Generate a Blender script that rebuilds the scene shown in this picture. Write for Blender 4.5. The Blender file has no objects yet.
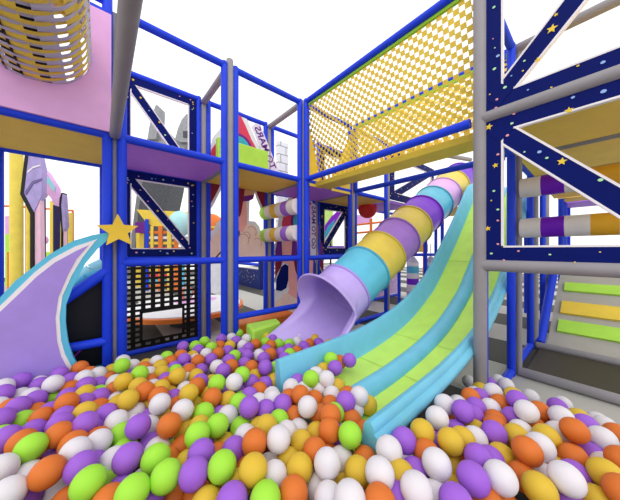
import bpy, math, random
from mathutils import Vector, Matrix
random.seed(7)
C = bpy.context.scene.collection
scene = bpy.context.scene
# ------------------------------------------------------------------ camera frame
F = 247.0; H = 1.327
_n = math.hypot(290, 247); CS = 247/_n; CC = 290/_n
def inv(px, py, x=None, y=None, z=None, f=None):
    """pixel of the 620x500 photograph -> point of the place on a plane x=, y=, z= or at depth f"""
    a = (px-310)/F; b = (250-py)/F
    d = (CC*a+CS, -CS*a+CC, b)
    if x is not None: t = x/d[0]
    elif y is not None: t = y/d[1]
    elif z is not None: t = (z-H)/d[2]
    else: t = f
    return Vector((t*d[0], t*d[1], H+t*d[2]))
def proj(x, y, z):
    r = CC*x-CS*y; f = CS*x+CC*y
    return 310+F*r/f, 250-F*(z-H)/f, f
L1, L2, L3, L3B = 1.2, 2.43, 3.645, 3.70
Z0 = -.11                     # the floor
X = {0: .112, 1: 1.26, 2: 2.46, 3: 3.66, 4: 4.86, 5: 6.06, 6: 7.26, -1: -1.10}
YF, YB = 3.05, 4.10           # front and second row of the frame
YR = .66                      # row of the grey post on the right
# ------------------------------------------------------------------ materials
def lin(c): return tuple(((v/255)/12.92 if v/255 <= .04045 else ((v/255+.055)/1.055)**2.4) for v in c)
_m = {}
def mat(name, rgb, rough=.55, spec=.3, var=.05, scale=6.0, bump=0.0, bscale=40, thin=0.0):
    if name in _m: return _m[name]
    m = bpy.data.materials.new(name); m.use_nodes = True
    nt = m.node_tree; b = nt.nodes['Principled BSDF']
    c = lin(rgb)
    tc = nt.nodes.new('ShaderNodeTexCoord')
    no = nt.nodes.new('ShaderNodeTexNoise'); no.inputs['Scale'].default_value = scale
    no.inputs['Detail'].default_value = 3
    nt.links.new(tc.outputs['Object'], no.inputs['Vector'])
    rp = nt.nodes.new('ShaderNodeValToRGB')
    rp.color_ramp.elements[0].position = .3; rp.color_ramp.elements[1].position = .7
    rp.color_ramp.elements[0].color = tuple(max(0, v*(1-var)) for v in c)+(1,)
    rp.color_ramp.elements[1].color = tuple(min(1, v*(1+var)) for v in c)+(1,)
    nt.links.new(no.outputs['Fac'], rp.inputs['Fac'])
    nt.links.new(rp.outputs['Color'], b.inputs['Base Color'])
    b.inputs['Roughness'].default_value = rough
    b.inputs['Specular IOR Level'].default_value = spec
    if bump:
        n2 = nt.nodes.new('ShaderNodeTexNoise'); n2.inputs['Scale'].default_value = bscale
        nt.links.new(tc.outputs['Object'], n2.inputs['Vector'])
        bp = nt.nodes.new('ShaderNodeBump'); bp.inputs['Strength'].default_value = bump
        bp.inputs['Distance'].default_value = .01
        nt.links.new(n2.outputs['Fac'], bp.inputs['Height']); nt.links.new(bp.outputs['Normal'], b.inputs['Normal'])
    if thin:          # thin moulded plastic lets some daylight through
        tr = nt.nodes.new('ShaderNodeBsdfTranslucent'); nt.links.new(rp.outputs['Color'], tr.inputs['Color'])
        mx = nt.nodes.new('ShaderNodeMixShader'); mx.inputs[0].default_value = thin
        nt.links.new(b.outputs[0], mx.inputs[1]); nt.links.new(tr.outputs[0], mx.inputs[2])
        nt.links.new(mx.outputs[0], nt.nodes['Material Output'].inputs['Surface'])
    _m[name] = m; return m
BLUE = mat('blue_vinyl', (22, 62, 222)); GREY = mat('grey_vinyl', (150, 146, 150))
NAVY = mat('navy_print', (2, 20, 100), spec=.1); WHITE = mat('white_edge', (238, 232, 236))
YEL = mat('yellow_vinyl', (240, 206, 74)); PURP = mat('purple_vinyl', (184, 122, 244)); DECKY = mat('deck_yellow', (255, 208, 84))
LILAC = mat('lilac_plastic', (176, 146, 226)); PINK = mat('pink_vinyl', (226, 172, 226))
CYAN = mat('cyan_plastic', (92, 190, 224)); LIME = mat('lime_vinyl', (180, 232, 84))
ORANGE = mat('orange_vinyl', (232, 122, 44)); BLACK = mat('black_vinyl', (10, 10, 12))
VIOLET = mat('violet_plastic', (120, 40, 212)); STAR = mat('star_yellow', (240, 206, 66))
DOTP = mat('dot_pink', (240, 160, 170)); DOTG = mat('dot_green', (178, 232, 176)); DOTB = mat('dot_blue', (150, 186, 245))
LGREY = mat('pale_lilac_grey', (196, 190, 216)); NETY = mat('net_yellow', (242, 208, 76))
DARK = mat('dark_mat', (52, 50, 50)); RED = mat('red_print', (226, 62, 92)); MAROON = mat('maroon_print', (130, 14, 50))
BEIGE = mat('beige_smoke', (252, 218, 202)); PEACH = mat('peach_flame', (252, 176, 166)); PALE = mat('pale_print', (236, 236, 240))
PRT = mat('print_purple', (110, 30, 140)); TEAL = mat('print_teal', (60, 176, 196)); STONE = mat('stone_grey', (150, 152, 156), var=.2, scale=14)
DSTONE = mat('dark_stone', (74, 76, 82), var=.25, scale=14); TAN = mat('tan_print', (214, 160, 120))
# ------------------------------------------------------------------ mesh builder
class MB:
    def __init__(s): s.v = []; s.f = []; s.mi = []; s.sm = []
    def add(s, vs, fs, mi=0, smooth=True):
        o = len(s.v); s.v += [tuple(p) for p in vs]
        for f in fs: s.f.append([i+o for i in f]); s.mi.append(mi); s.sm.append(smooth)
        return s
    def box(s, a, b, mi=0):
        (x0, y0, z0), (x1, y1, z1) = a, b
        v = [(x0,y0,z0),(x1,y0,z0),(x1,y1,z0),(x0,y1,z0),(x0,y0,z1),(x1,y0,z1),(x1,y1,z1),(x0,y1,z1)]
        return s.add(v, [(3,2,1,0),(4,5,6,7),(0,1,5,4),(1,2,6,5),(2,3,7,6),(3,0,4,7)], mi, False)
    def tube(s, p, q, r, n=20, r2=None, mi=0, dome=0.0):
        p = Vector(p); q = Vector(q); r2 = r if r2 is None else r2
        d = (q-p); ln = d.length; d.normalize()
        a = d.orthogonal().normalized(); b = d.cross(a)
        rings = [(p, r), (q, r2)]
        if dome:
            rings = [(p-d*0+d*0, r*.6), (p+d*dome*.3, r*.9), (p+d*dome, r), (q-d*dome, r2), (q-d*dome*.3, r2*.9), (q, r2*.6)]
        vs = []
        for c, rr in rings:
            for i in range(n):
                t = 2*math.pi*i/n; vs.append(c+(a*math.cos(t)+b*math.sin(t))*rr)
        fs = []; k = len(rings)
        for j in range(k-1):
            for i in range(n): fs.append((j*n+i, j*n+(i+1) % n, (j+1)*n+(i+1) % n, (j+1)*n+i))
        s.add(vs, fs, mi)
        s.f.append([len(s.v)-len(vs)+i for i in reversed(range(n))]); s.mi.append(mi); s.sm.append(False)
        s.f.append([len(s.v)-n+i for i in range(n)]); s.mi.append(mi); s.sm.append(False)
        return s
    def sphere(s, c, r, nu=24, nv=14, mi=0, sc=(1,1,1)):
        vs = []; fs = []
        for j in range(1, nv):
            for i in range(nu):
                th = math.pi*j/nv; ph = 2*math.pi*i/nu
                vs.append((c[0]+r*sc[0]*math.sin(th)*math.cos(ph), c[1]+r*sc[1]*math.sin(th)*math.sin(ph), c[2]+r*sc[2]*math.cos(th)))
        t = len(vs); vs.append((c[0], c[1], c[2]+r*sc[2])); vs.append((c[0], c[1], c[2]-r*sc[2]))
        for j in range(nv-2):
            for i in range(nu):
                a = j*nu+i; b = j*nu+(i+1) % nu; fs.append((a, a+nu, b+nu, b))
        for i in range(nu):
            fs.append((t, i, (i+1) % nu)); a = (nv-2)*nu; fs.append((t+1, a+(i+1) % nu, a+i))
        return s.add(vs, fs, mi)
    def prism(s, pts, pl, pos, th, mi=0):
        """2-D outline on plane pl ('x': pts are (y,z); 'y': (x,z); 'z': (x,y)) from pos to pos+th"""
        def P(a, b, k): return {'x': (k, a, b), 'y': (a, k, b), 'z': (a, b, k)}[pl]
        n = len(pts); vs = [P(a, b, pos) for a, b in pts]+[P(a, b, pos+th) for a, b in pts]
        fs = [tuple(range(n)), tuple(reversed(range(n, 2*n)))]+[(i, i+n, (i+1) % n+n, (i+1) % n) for i in range(n)]
        ar = sum(pts[i][0]*pts[(i+1) % n][1]-pts[(i+1) % n][0]*pts[i][1] for i in range(n))
        flip = (ar > 0) == (pl in 'xz') 
        if th < 0: flip = not flip
        if flip: fs = [tuple(reversed(f)) for f in fs]
        return s.add(vs, fs, mi, False)
    def build(s, name, mats, parent=None, ang=40):
        me = bpy.data.meshes.new(name); me.from_pydata(s.v, [], s.f); me.update()
        for m in (mats if isinstance(mats, (list, tuple)) else [mats]): me.materials.append(m)
        me.polygons.foreach_set('material_index', s.mi); me.polygons.foreach_set('use_smooth', s.sm)
        try: me.set_sharp_from_angle(angle=math.radians(ang))
        except Exception: pass
        return link(name, me, parent)
def link(name, me, parent=None):
    o = bpy.data.objects.new(name, me); C.objects.link(o)
    if parent is not None:
        o.parent = parent; o.matrix_parent_inverse = parent.matrix_world.inverted() if False else Matrix.Translation(-parent.location)
    return o
def tag(o, label, cat, group=None):
    o['label'] = label; o['category'] = cat
    if group: o['group'] = group
    return o
def thing(name, label, cat, loc, group=None):
    o = bpy.data.objects.new(name, None); o.empty_display_size = .1; C.objects.link(o); o.location = loc
    return tag(o, label, cat, group)
def struct(o): o['kind'] = 'structure'; return o
# ------------------------------------------------------------------ the setting: striped play floor
def floor_mat():
    m = bpy.data.materials.new('striped_floor'); m.use_nodes = True; nt = m.node_tree; b = nt.nodes['Principled BSDF']
    tc = nt.nodes.new('ShaderNodeTexCoord'); sp = nt.nodes.new('ShaderNodeSeparateXYZ')
    nt.links.new(tc.outputs['Object'], sp.inputs[0])
    ad = nt.nodes.new('ShaderNodeMath'); ad.operation = 'ADD'; ad.inputs[1].default_value = 20.4-2.85; nt.links.new(sp.outputs['X'], ad.inputs[0])
    dv = nt.nodes.new('ShaderNodeMath'); dv.operation = 'DIVIDE'; dv.inputs[1].default_value = 2.04; nt.links.new(ad.outputs[0], dv.inputs[0])
    fr = nt.nodes.new('ShaderNodeMath'); fr.operation = 'FRACT'; nt.links.new(dv.outputs[0], fr.inputs[0])
    gt = nt.nodes.new('ShaderNodeMath'); gt.operation = 'GREATER_THAN'; gt.inputs[1].default_value = .5; nt.links.new(fr.outputs[0], gt.inputs[0])
    mx = nt.nodes.new('ShaderNodeMix'); mx.data_type = 'RGBA'; nt.links.new(gt.outputs[0], mx.inputs[0])
    mx.inputs[6].default_value = lin((186, 184, 178))+(1,); mx.inputs[7].default_value = lin((78, 77, 74))+(1,)
    nt.links.new(mx.outputs[2], b.inputs['Base Color']); b.inputs['Roughness'].default_value = .7; b.inputs['Specular IOR Level'].default_value = .2
    return m
struct(MB().box((-14, -5, Z0-.1), (20, 20, Z0)).build('floor', floor_mat()))
# ------------------------------------------------------------------ tube frame
RB, RG = .040, .043
def bay(label, a, b, bars, z0, z1, lr=(True, True), off=.074, mt=BLUE):
    a = Vector(a); b = Vector(b); d = (b-a).normalized()
    oa, ob = off if isinstance(off, tuple) else (off, off)
    A = a+d*oa; B = b-d*ob
    t = thing('tube_bay', label, 'frame', (A.x, A.y, z0))
    if lr[0]: MB().tube((A.x, A.y, z0), (A.x, A.y, z1+RB), RB, dome=.012).build('post', mt, t)
    if lr[1]: MB().tube((B.x, B.y, z0), (B.x, B.y, z1+RB), RB, dome=.012).build('post', mt, t)
    for z in bars:
        MB().tube((A.x, A.y, z), (B.x, B.y, z), RB).build('crossbar', mt, t)
    return t
f_a = bay('blue padded tube frame around the pink panel, behind the crescent', (X[-1], YF, 0), (X[0], YF, 0), (.46, L2, 3.57, 3.70), Z0, 3.70, off=(.074, .056))
bay('blue padded tube frame in front of the purple deck, right of the yellow star', (X[0], YF, 0), (X[1], YF, 0), (L1, L2, L3), Z0, L3, off=(.056, .074))
bay('blue padded tube frame in front of the two striped rollers', (X[1], YF, 0), (X[2], YF, 0), (.46, L1, L2, L3), Z0, L3)
bay('blue padded tube frame directly behind the lilac slide mouth', (X[2], YF, 0), (X[3], YF, 0), (Z0+.05, L1, L2, L3), Z0, L3)
bay('blue padded tube frame behind the yellow tube slide sections', (X[3], YF, 0), (X[4], YF, 0), (Z0+.05, L2, L3), Z0, L3)
g0 = bay('blue tube frame around the opening that shows the yellow columns', (-.885, YB, 0), (X[0], YB, 0), (L2-.02,), Z0, L2)
bay('blue tube frame holding two starry panels and the black lattice', (X[0], YB, 0), (X[1], YB, 0), (Z0+.05, L1, L2, L3B), Z0, L3B)
bay('blue tube frame around the rocket with maroon fins and lime block', (X[1], YB, 0), (X[2], YB, 0), (L2, L3B), Z0, L3B)
bay('blue tube frame around the second rocket behind the striped rollers', (X[2], YB, 0), (X[3], YB, 0), (L1, L2, L3B), Z0, L3B)
bay('blue tube frame around the starry panel with a purple shard', (X[3], YB, 0), (X[4], YB, 0), (L1, L2, L3B), Z0, L3B)
bay('blue tube frame carrying the front edge of the yellow net bridge', (X[2], YR, 0), (X[2], YF, 0), (L2, L3), Z0, L3, lr=(False, True))
bay('blue tube frame carrying the back edge of the yellow net bridge', (X[3], YR, 0), (X[3], YF, 0), (L2, L3), L2, L3, lr=(True, True))
bay('blue tube frame with a tall post beside the two white and purple rollers', (X[2], YR, 0), (X[3], YR, 0), (Z0+.05, L2, L3), Z0, L3, lr=(True, True))
bay('blue tube frame beside the dark floor, in front of the step ramp', (X[3], YR, 0), (X[4], YR, 0), (Z0+.05, L2), Z0, L2, lr=(False, True))
bay('blue tube frame beside the step ramp', (X[4], YR, 0), (X[5], YR, 0), (L2,), Z0, L2, lr=(True, True))
bay('blue tube frame behind the upper end of the tube slide', (X[4], YB, 0), (X[6], YB, 0), (Z0+.05, L1, L2), Z0, L2)
def gpost(x, y, z1, label, r=RG):
    return tag(MB().tube((x, y, Z0), (x, y, z1), r, dome=.012).build('corner_post', GREY), label, 'post')
gpost(X[0]+.0, YF+.045, L3, 'thin grey post squeezed between blue posts behind the yellow star', .036)
gpost(X[1], YF, L3+.1, 'grey corner post between the starry bay and the roller bay')
gpost(X[2]+.01, YF, L3, 'grey corner post at the end of the yellow net bridge')
gpost(X[3], YF, L2, 'grey corner post behind the cyan and yellow tube sections')
gpost(X[4], YF, L3, 'grey corner post behind the light purple tube section')
gpost(X[1], YB, L3, 'grey post between the starry panels and the rocket bay')
gpost(X[2], YB, L3, 'grey post at the lime ends of the striped rollers')
gpost(X[3], YB, L2, 'grey post on the near side of the starry panel with the purple shard')
tag(MB().tube((X[2], YR, Z0), (X[2], YR, L3+.6), .05, dome=.012).build('corner_post', GREY), 'thick grey post standing in the balls beside the wave slide', 'post')
gpost(X[3]+.015, YR-.055, L3, 'grey post at the near ends of the white and purple rollers', .03)
gpost(X[4]+.07, YR-.03, L2, 'grey post in front of the step ramp')
gpost(X[5]+.07, YR-.03, L2, 'grey post beyond the step ramp')
def beam(p, q, label, r=.046):
    return tag(MB().tube(p, q, r, dome=.015).build('beam', GREY), label, 'beam')
beam((X[0], YF-.02, L2), (X[0]-.02, -.8, L2), 'long grey beam running overhead beside the pink panel', .043)
for xi, zz, lb in ((1, L2, 'grey beam under the right edge of the purple deck'), (1, L3B-.03, 'short grey beam high above the purple deck'),
                   (2, L2, 'grey beam between the yellow deck and the purple deck behind it'), (2, L3B-.03, 'short grey beam high above the brick pattern pillar'),
                   (3, L2, 'grey beam above the starry panel with the purple shard')):
    beam((X[xi], YF, zz), (X[xi], YB, zz), lb)
beam((X[2], YR, L1), (X[2], -.75, L1), 'grey beam under the lower starry truss panel on the right', .048)
beam((X[2], YR, L2), (X[2], -.75, L2), 'grey beam between the two starry truss panels on the right', .048)
beam((X[3], YR, L3), (X[3], -.9, L3), 'grey beam behind the upper starry truss panel', .05)
beam((X[3]+.04, YR-.04, L2), (X[3]+.04, -.9, L2), 'grey beam between the two nearest yellow ceiling decks', .05)
beam((X[4]+.04, YR-.04, L2), (X[4]+.04, -.9, L2), 'grey beam at the far edge of the second yellow ceiling deck', .04)
beam((X[3], YR-.05, Z0+.05), (X[3], -1.1, Z0+.05), 'grey floor beam between the balls and the dark mat', .05)
beam((X[4], YR-.05, Z0+.05), (X[4], -1.1, Z0+.05), 'grey floor beam at the foot of the step ramp', .05)
beam((X[4], YF, L3), (X[6], YF-.9, L3), 'distant grey beam above the tube slide top', .05)
# ------------------------------------------------------------------ decks
def deck(label, x0, x1, y0, y1, m, z=L2, legs=False):
    o = tag(MB().box((x0+.03, y0+.04, z-.03), (x1-.03, y1-.04, z+.03)).build('deck_board', m), label, 'deck')
    if legs:
        for lx, ly in ((x0+.08, y0+.09), (x1-.08, y0+.09), (x0+.08, y1-.09), (x1-.08, y1-.09)):
            MB().tube((lx, ly, Z0), (lx, ly, z-.03), .045).build('leg', BLUE, o)
deck('yellow deck above the opening behind the crescent', X[-1], X[0], YF, YB, DECKY)
DECKP = mat('deck_purple', (204, 128, 255))
deck('purple deck between the two starry panels', X[0], X[1], YF, YB, DECKP)
deck('yellow deck under the lime block', X[1], X[2], YF, YB, DECKY)
deck('purple deck behind the net bridge corner', X[2], X[3], YF, YB, DECKP)
deck('yellow deck above the starry panel with the shard', X[3], X[4], YF, YB, DECKY)
deck('purple deck above the red ball', X[4], X[5], YF, YB, PURP)
deck('yellow ceiling deck right above the rollers', X[2], X[3], -.9, YR, DECKY)
deck('yellow ceiling deck beyond the grey beam above the rollers', X[3], X[4], -.9, YR, DECKY)
deck('yellow ceiling deck beyond the step ramp', X[5], X[6], -1.6, YR, DECKY)
deck('small yellow deck seen over the lower roller', 7.3, 8.0, -1.2, .62, DECKY, legs=True)
deck('small purple deck seen over the lower roller', 8.1, 9.2, -1.2, .62, PURP, legs=True)
deck('yellow landing deck at the top of the tube slide', 6.3, 7.5, 1.0, 3.0, DECKY, 2.30, legs=True)
# ------------------------------------------------------------------ starry panels
def star_pts(c, r, rot=0.0, sy=1.0):
    return [(c[0]+r*(1 if k % 2 == 0 else .45)*math.sin(rot+k*math.pi/5), c[1]+sy*r*(1 if k % 2 == 0 else .45)*math.cos(rot+k*math.pi/5)) for k in range(10)]
def ell(c, ra, rb, n=12): return [(c[0]+ra*math.cos(2*math.pi*k/n), c[1]+rb*math.sin(2*math.pi*k/n)) for k in range(n)]
def starry(label, pl, pos, a0, a1, z0, z1, w, diag, marks=None, trim=.014, dw=None, seed=1):
    """frame of four strips and one diagonal, printed with stars; pl plane, pos its near face"""
    rnd = random.Random(seed)
    loc = {'x': (pos, (a0+a1)/2, z0), 'y': ((a0+a1)/2, pos, z0)}[pl]
    t = thing('starry_truss_panel', label, 'panel', loc)
    dw = dw or w
    m = MB()
    m.prism([(a0, z0), (a1, z0), (a1, z0+w), (a0, z0+w)], pl, pos, .03)
    m.prism([(a0, z1-w), (a1, z1-w), (a1, z1), (a0, z1)], pl, pos, .03)
    m.prism([(a0, z0+w), (a0+w, z0+w), (a0+w, z1-w), (a0, z1-w)], pl, pos, .03)
    m.prism([(a1-w, z0+w), (a1, z0+w), (a1, z1-w), (a1-w, z1-w)], pl, pos, .03)
    m.build('border', NAVY, t)
    pa, pb = ((a0+w*.5, z0+w*.5), (a1-w*.5, z1-w*.5)) if diag == '/' else ((a0+w*.5, z1-w*.5), (a1-w*.5, z0+w*.5))
    d = Vector((pb[0]-pa[0], pb[1]-pa[1])).normalized(); nn = Vector((-d.y, d.x))
    def strip(o0, o1):
        return [(pa[0]+nn.x*o0, pa[1]+nn.y*o0), (pb[0]+nn.x*o0, pb[1]+nn.y*o0), (pb[0]+nn.x*o1, pb[1]+nn.y*o1), (pa[0]+nn.x*o1, pa[1]+nn.y*o1)]
    MB().prism(strip(-dw/2, dw/2), pl, pos+.001, .028).build('diagonal', NAVY, t)
    # white cut edges: clip lines to the inner rectangle
    i0, i1, k0, k1 = a0+w, a1-w, z0+w, z1-w
    e = MB()
    def clip(o):
        p = Vector(pa)+nn*o; ts = []
        for axis, lo, hi in ((0, i0, i1), (1, k0, k1)):
            ta = (lo-p[axis])/d[axis]; tb = (hi-p[axis])/d[axis]; ts.append((min(ta, tb), max(ta, tb)))
        ta = max(q[0] for q in ts); tb = min(q[1] for q in ts)
        return p+d*ta, p+d*tb
    for sg in (-1, 1):
        pA, pB = clip(sg*(dw/2)); o = nn*trim*sg*-1
        pA2, pB2 = clip(sg*(dw/2+trim))
        e.prism([tuple(pA), tuple(pB), tuple(pB2), tuple(pA2)], pl, pos-.002, .034)
    tt = trim
    e.prism([(i0, k0), (i1, k0), (i1, k0+tt), (i0, k0+tt)], pl, pos-.0015, .033)
    e.prism([(i0, k1-tt), (i1, k1-tt), (i1, k1), (i0, k1)], pl, pos-.0015, .033)
    e.prism([(i0, k0), (i0+tt, k0), (i0+tt, k1), (i0, k1)], pl, pos-.0015, .033)
    e.prism([(i1-tt, k0), (i1, k0), (i1, k1), (i1-tt, k1)], pl, pos-.0015, .033)
    # cover the trim where the diagonal meets the corners
    e.build('cut_edge', WHITE, t)
    for cpt, sg in ((Vector(pa), 1), (Vector(pb), -1)):
        q = [cpt+nn*(-dw/2), cpt+d*sg*w*1.3+nn*(-dw/2), cpt+d*sg*w*1.3+nn*(dw/2), cpt+nn*(dw/2)]
        if sg < 0: q.reverse()
        MB().prism([tuple(v) for v in q], pl, pos-.003, .03).build('corner_gusset', NAVY, t)
    s = MB()
    if marks is None:
        marks = []
        for k in range(28):
            side = k % 4; u = rnd.uniform(Z0+.05, .95); o = rnd.uniform(.25, .75)*w
            c = [(a0+u*(a1-a0), z0+o), (a0+u*(a1-a0), z1-o), (a0+o, z0+u*(z1-z0)), (a1-o, z0+u*(z1-z0))][side]
            marks.append((rnd.choice('sspgbo'), c, rnd.uniform(.007, .015)))
        for k in range(8):
            q = Vector(pa)+(Vector(pb)-Vector(pa))*((k+.5)/8)+nn*rnd.uniform(-.3, .3)*dw
            marks.append((rnd.choice('sspgbo'), tuple(q), rnd.uniform(.007, .015)))
    for kd, c, r in marks:
        if kd == 's': s.prism(star_pts(c, r*1.5, rnd.uniform(-.3, .3)), pl, pos-.0045, .002, 0)
        else: s.prism(ell(c, r, r*.8), pl, pos-.0045, .002, 'spgbo'.index(kd) if kd != 'o' else 0)
    s.build('printed_pattern', [STAR, DOTP, DOTG, DOTB], t)
    return t
def on_x(px, py, x): p = inv(px, py, x=x); return (p.y, p.z)
XR = X[2]-.015
mk = [('s', (489, 127), .03), ('s', (495.5, 165.5), .024), ('s', (488, 228.5), .024), ('s', (562, 161.5), .03), ('s', (569, 110.5), .026),
      ('g', (512, 123.5), .017), ('p', (507.5, 135.5), .018), ('b', (539.5, 152), .02), ('g', (547, 158), .015), ('g', (524.5, 152), .011),
      ('p', (498, 154.5), .016), ('g', (494, 191), .016), ('g', (498, 209.5), .016), ('p', (498, 220.5), .014), ('g', (600.5, 180), .02),
      ('b', (603.5, 91.5), .022), ('b', (573, 97.5), .016), ('p', (514, 114), .015), ('s', (491.5, 200.5), .009), ('g', (491.5, 253.5), .016),
      ('p', (504, 260), .013), ('p', (518.5, 251), .013), ('g', (550, 254.5), .012), ('p', (498, 244), .014), ('o', (575, 262), .008), ('o', (600, 252), .008)]
t_low = starry('lower starry navy truss panel on the right, its diagonal falling away from the post', 'x', XR, -.43, YR-.045, L1+.045, L2-.045, .102, '/', dw=.115, marks=
       [(k, on_x(px, py, XR), r*.62) for k, (px, py), r in mk])
mk2 = [('s', (552, 29), .034), ('s', (538, 60), .022), ('s', (556, 15), .014), ('g', (494, 7.5), .017), ('b', (498, 56), .02), ('g', (494.5, 69), .02), ('p', (497, 99.5), .016), ('g', (505, 87.5), .02),
       ('b', (603, 62.5), .018), ('g', (524.5, 61), .013), ('o', (490, 94.5), .01), ('b', (528, 90), .01), ('o', (551.5, 87.5), .01), ('p', (493, 39), .008), ('g', (495, 48), .009), ('b', (511.5, 76), .01), ('o', (523, 71), .01), ('o', (578, 66), .012), ('p', (496, 108), .016)]
starry('upper starry navy truss panel on the right, its diagonal rising from the post', 'x', XR, -.43, YR-.045, L2+.045, L3-.04, .102, '\\', dw=.115, marks=
       [(k, on_x(px, py, XR), r*.62) for k, (px, py), r in mk2])
starry('starry navy truss panel above the black lattice net', 'y', YB-.02, X[0]+.10, X[1]-.115, L1+.04, L2-.04, .10, '\\', seed=3)
starry('starry navy truss panel above the purple deck', 'y', YB-.02, X[0]+.10, X[1]-.115, L2+.04, L3B-.04, .10, '\\', seed=4)
starry('starry navy truss panel with a purple shard behind it', 'y', YB-.02, X[3]+.115, X[4]-.115, L1+.04, L2-.04, .13, '/', seed=5)
starry('starry navy truss panel seen through the yellow net bridge', 'y', YB-.02, X[3]+.115, X[4]-.115, L2+.04, L3B-.04, .13, '/', seed=8)
starry('wide starry navy truss panel above the tube slide', 'y', YF+.0, X[4]+.115, X[6]-.05, L2+.04, L3-.04, .16, '/', seed=6)
# ------------------------------------------------------------------ black lattice net with a crawl hole
def lattice():
    t = thing('lattice_net', 'black strap lattice net with a rectangular crawl hole', 'net', ((X[0]+X[1])/2, YB-.02, 0))
    x0, x1, z0, z1 = X[0]+.115, X[1]-.115, -.02, L1-.03
    hx0, hx1 = inv(141, 320, y=YB).x, inv(182.5, 320, y=YB).x
    hz0, hz1 = .08, .47
    n = 9; m = MB(); ys = YB-.03
    for i in range(n):
        x = x0+(x1-x0)*i/(n-1)
        if hx0+.02 < x < hx1-.02:
            m.box((x-.027, ys, z0), (x+.027, ys+.008, hz0)); m.box((x-.027, ys, hz1), (x+.027, ys+.008, z1))
        else: m.box((x-.027, ys, z0), (x+.027, ys+.008, z1))
    m.build('upright_strap', BLACK, t)
    m = MB(); k = 17
    for j in range(k):
        z = z0+.02+(z1-z0-.04)*j/(k-1)
        if hz0+.02 < z < hz1-.02:
            m.box((x0-.03, ys-.006, z-.017), (hx0, ys+.002, z+.017)); m.box((hx1, ys-.006, z-.017), (x1+.03, ys+.002, z+.017))
        else: m.box((x0-.03, ys-.006, z-.017), (x1+.03, ys+.002, z+.017))
    m.build('cross_strap', BLACK, t)
    m = MB()
    m.box((hx0-.02, ys-.01, hz0-.02), (hx1+.02, ys-.007, hz0+.012)); m.box((hx0-.02, ys-.01, hz1-.012), (hx1+.02, ys-.007, hz1+.02))
    m.box((hx0-.02, ys-.01, hz0), (hx0+.015, ys-.007, hz1)); m.box((hx1-.015, ys-.01, hz0), (hx1+.02, ys-.007, hz1))
    m.build('hole_binding', BLACK, t)
lattice()
tag(MB().box((X[0]+.02, YF+.05, Z0), (X[1]-.02, YB-.08, Z0+.035)).build('floor_mat', DARK), 'dark grey mat in front of the black lattice net', 'mat')
tag(MB().box((X[3]+.06, -1.1, Z0), (X[4]-.06, YR-.1, Z0+.03)).build('floor_mat', mat('brown_mat', (66, 60, 50))), 'dark brown mat at the foot of the step ramp', 'mat')
# ------------------------------------------------------------------ net bridge
def checker(p00, p10, p01, na, nb, mt, name, parent):
    p00, p10, p01 = Vector(p00), Vector(p10), Vector(p01); m = MB()
    ua = (p10-p00)/na; ub = (p01-p00)/nb; nrm = ua.cross(ub).normalized()*.002; g = .02
    for i in range(na):
        for j in range(nb):
            if (i+j) % 2: continue
            q = [p00+ua*(i-g)+ub*(j-g), p00+ua*(i+1+g)+ub*(j-g), p00+ua*(i+1+g)+ub*(j+1+g), p00+ua*(i-g)+ub*(j+1+g)]
            vs = [v+nrm for v in q]+[v-nrm for v in q]
            m.add(vs, [(0,1,2,3),(7,6,5,4),(0,4,5,1),(1,5,6,2),(2,6,7,3),(3,7,4,0)], 0, False)
    return m.build(name, mt, parent)
def net_bridge():
    t = thing('net_bridge', 'yellow checkered net bridge hanging between blue bars', 'net', (3.05, 1.9, 2.38))
    y0, y1 = YR+.03, YF-.03
    zt, zb = L3-.06, 2.43
    na = 48
    checker((X[2]+.02, y0, zt), (X[2]+.02, y1, zt), (2.80, y0, zb), na, 25, NETY, 'front_net', t)
    checker((X[3]-.02, y0, zt), (X[3]-.02, y1, zt), (3.0, y0, zb), na, 26, NETY, 'back_net', t)
    MB().prism([(2.70, 2.37), (3.00, 2.37), (3.02, 2.43), (2.68, 2.43)], 'y', y0, y1-y0).build('bridge_floor', YEL, t)
    lime = mat('lime_webbing', (150, 206, 52))
    MB().box((X[2]+.005, y0, zt-.01), (X[2]+.035, y1, zt+.03)).build('webbing', lime, t)
    MB().box((X[3]-.035, y0, zt-.01), (X[3]-.005, y1, zt+.045)).build('webbing', lime, t)
    MB().prism([(X[2]+.02, zt), (2.82, zb), (2.82, 2.36), (X[2]+.02, 2.36)], 'y', y1, .012).build('end_panel', YEL, t)
    MB().prism([(X[3]-.02, zt), (3.06, zb), (3.06, 2.36), (X[3]-.02, 2.36)], 'y', y1, .012).build('end_panel', YEL, t)
net_bridge()
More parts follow.
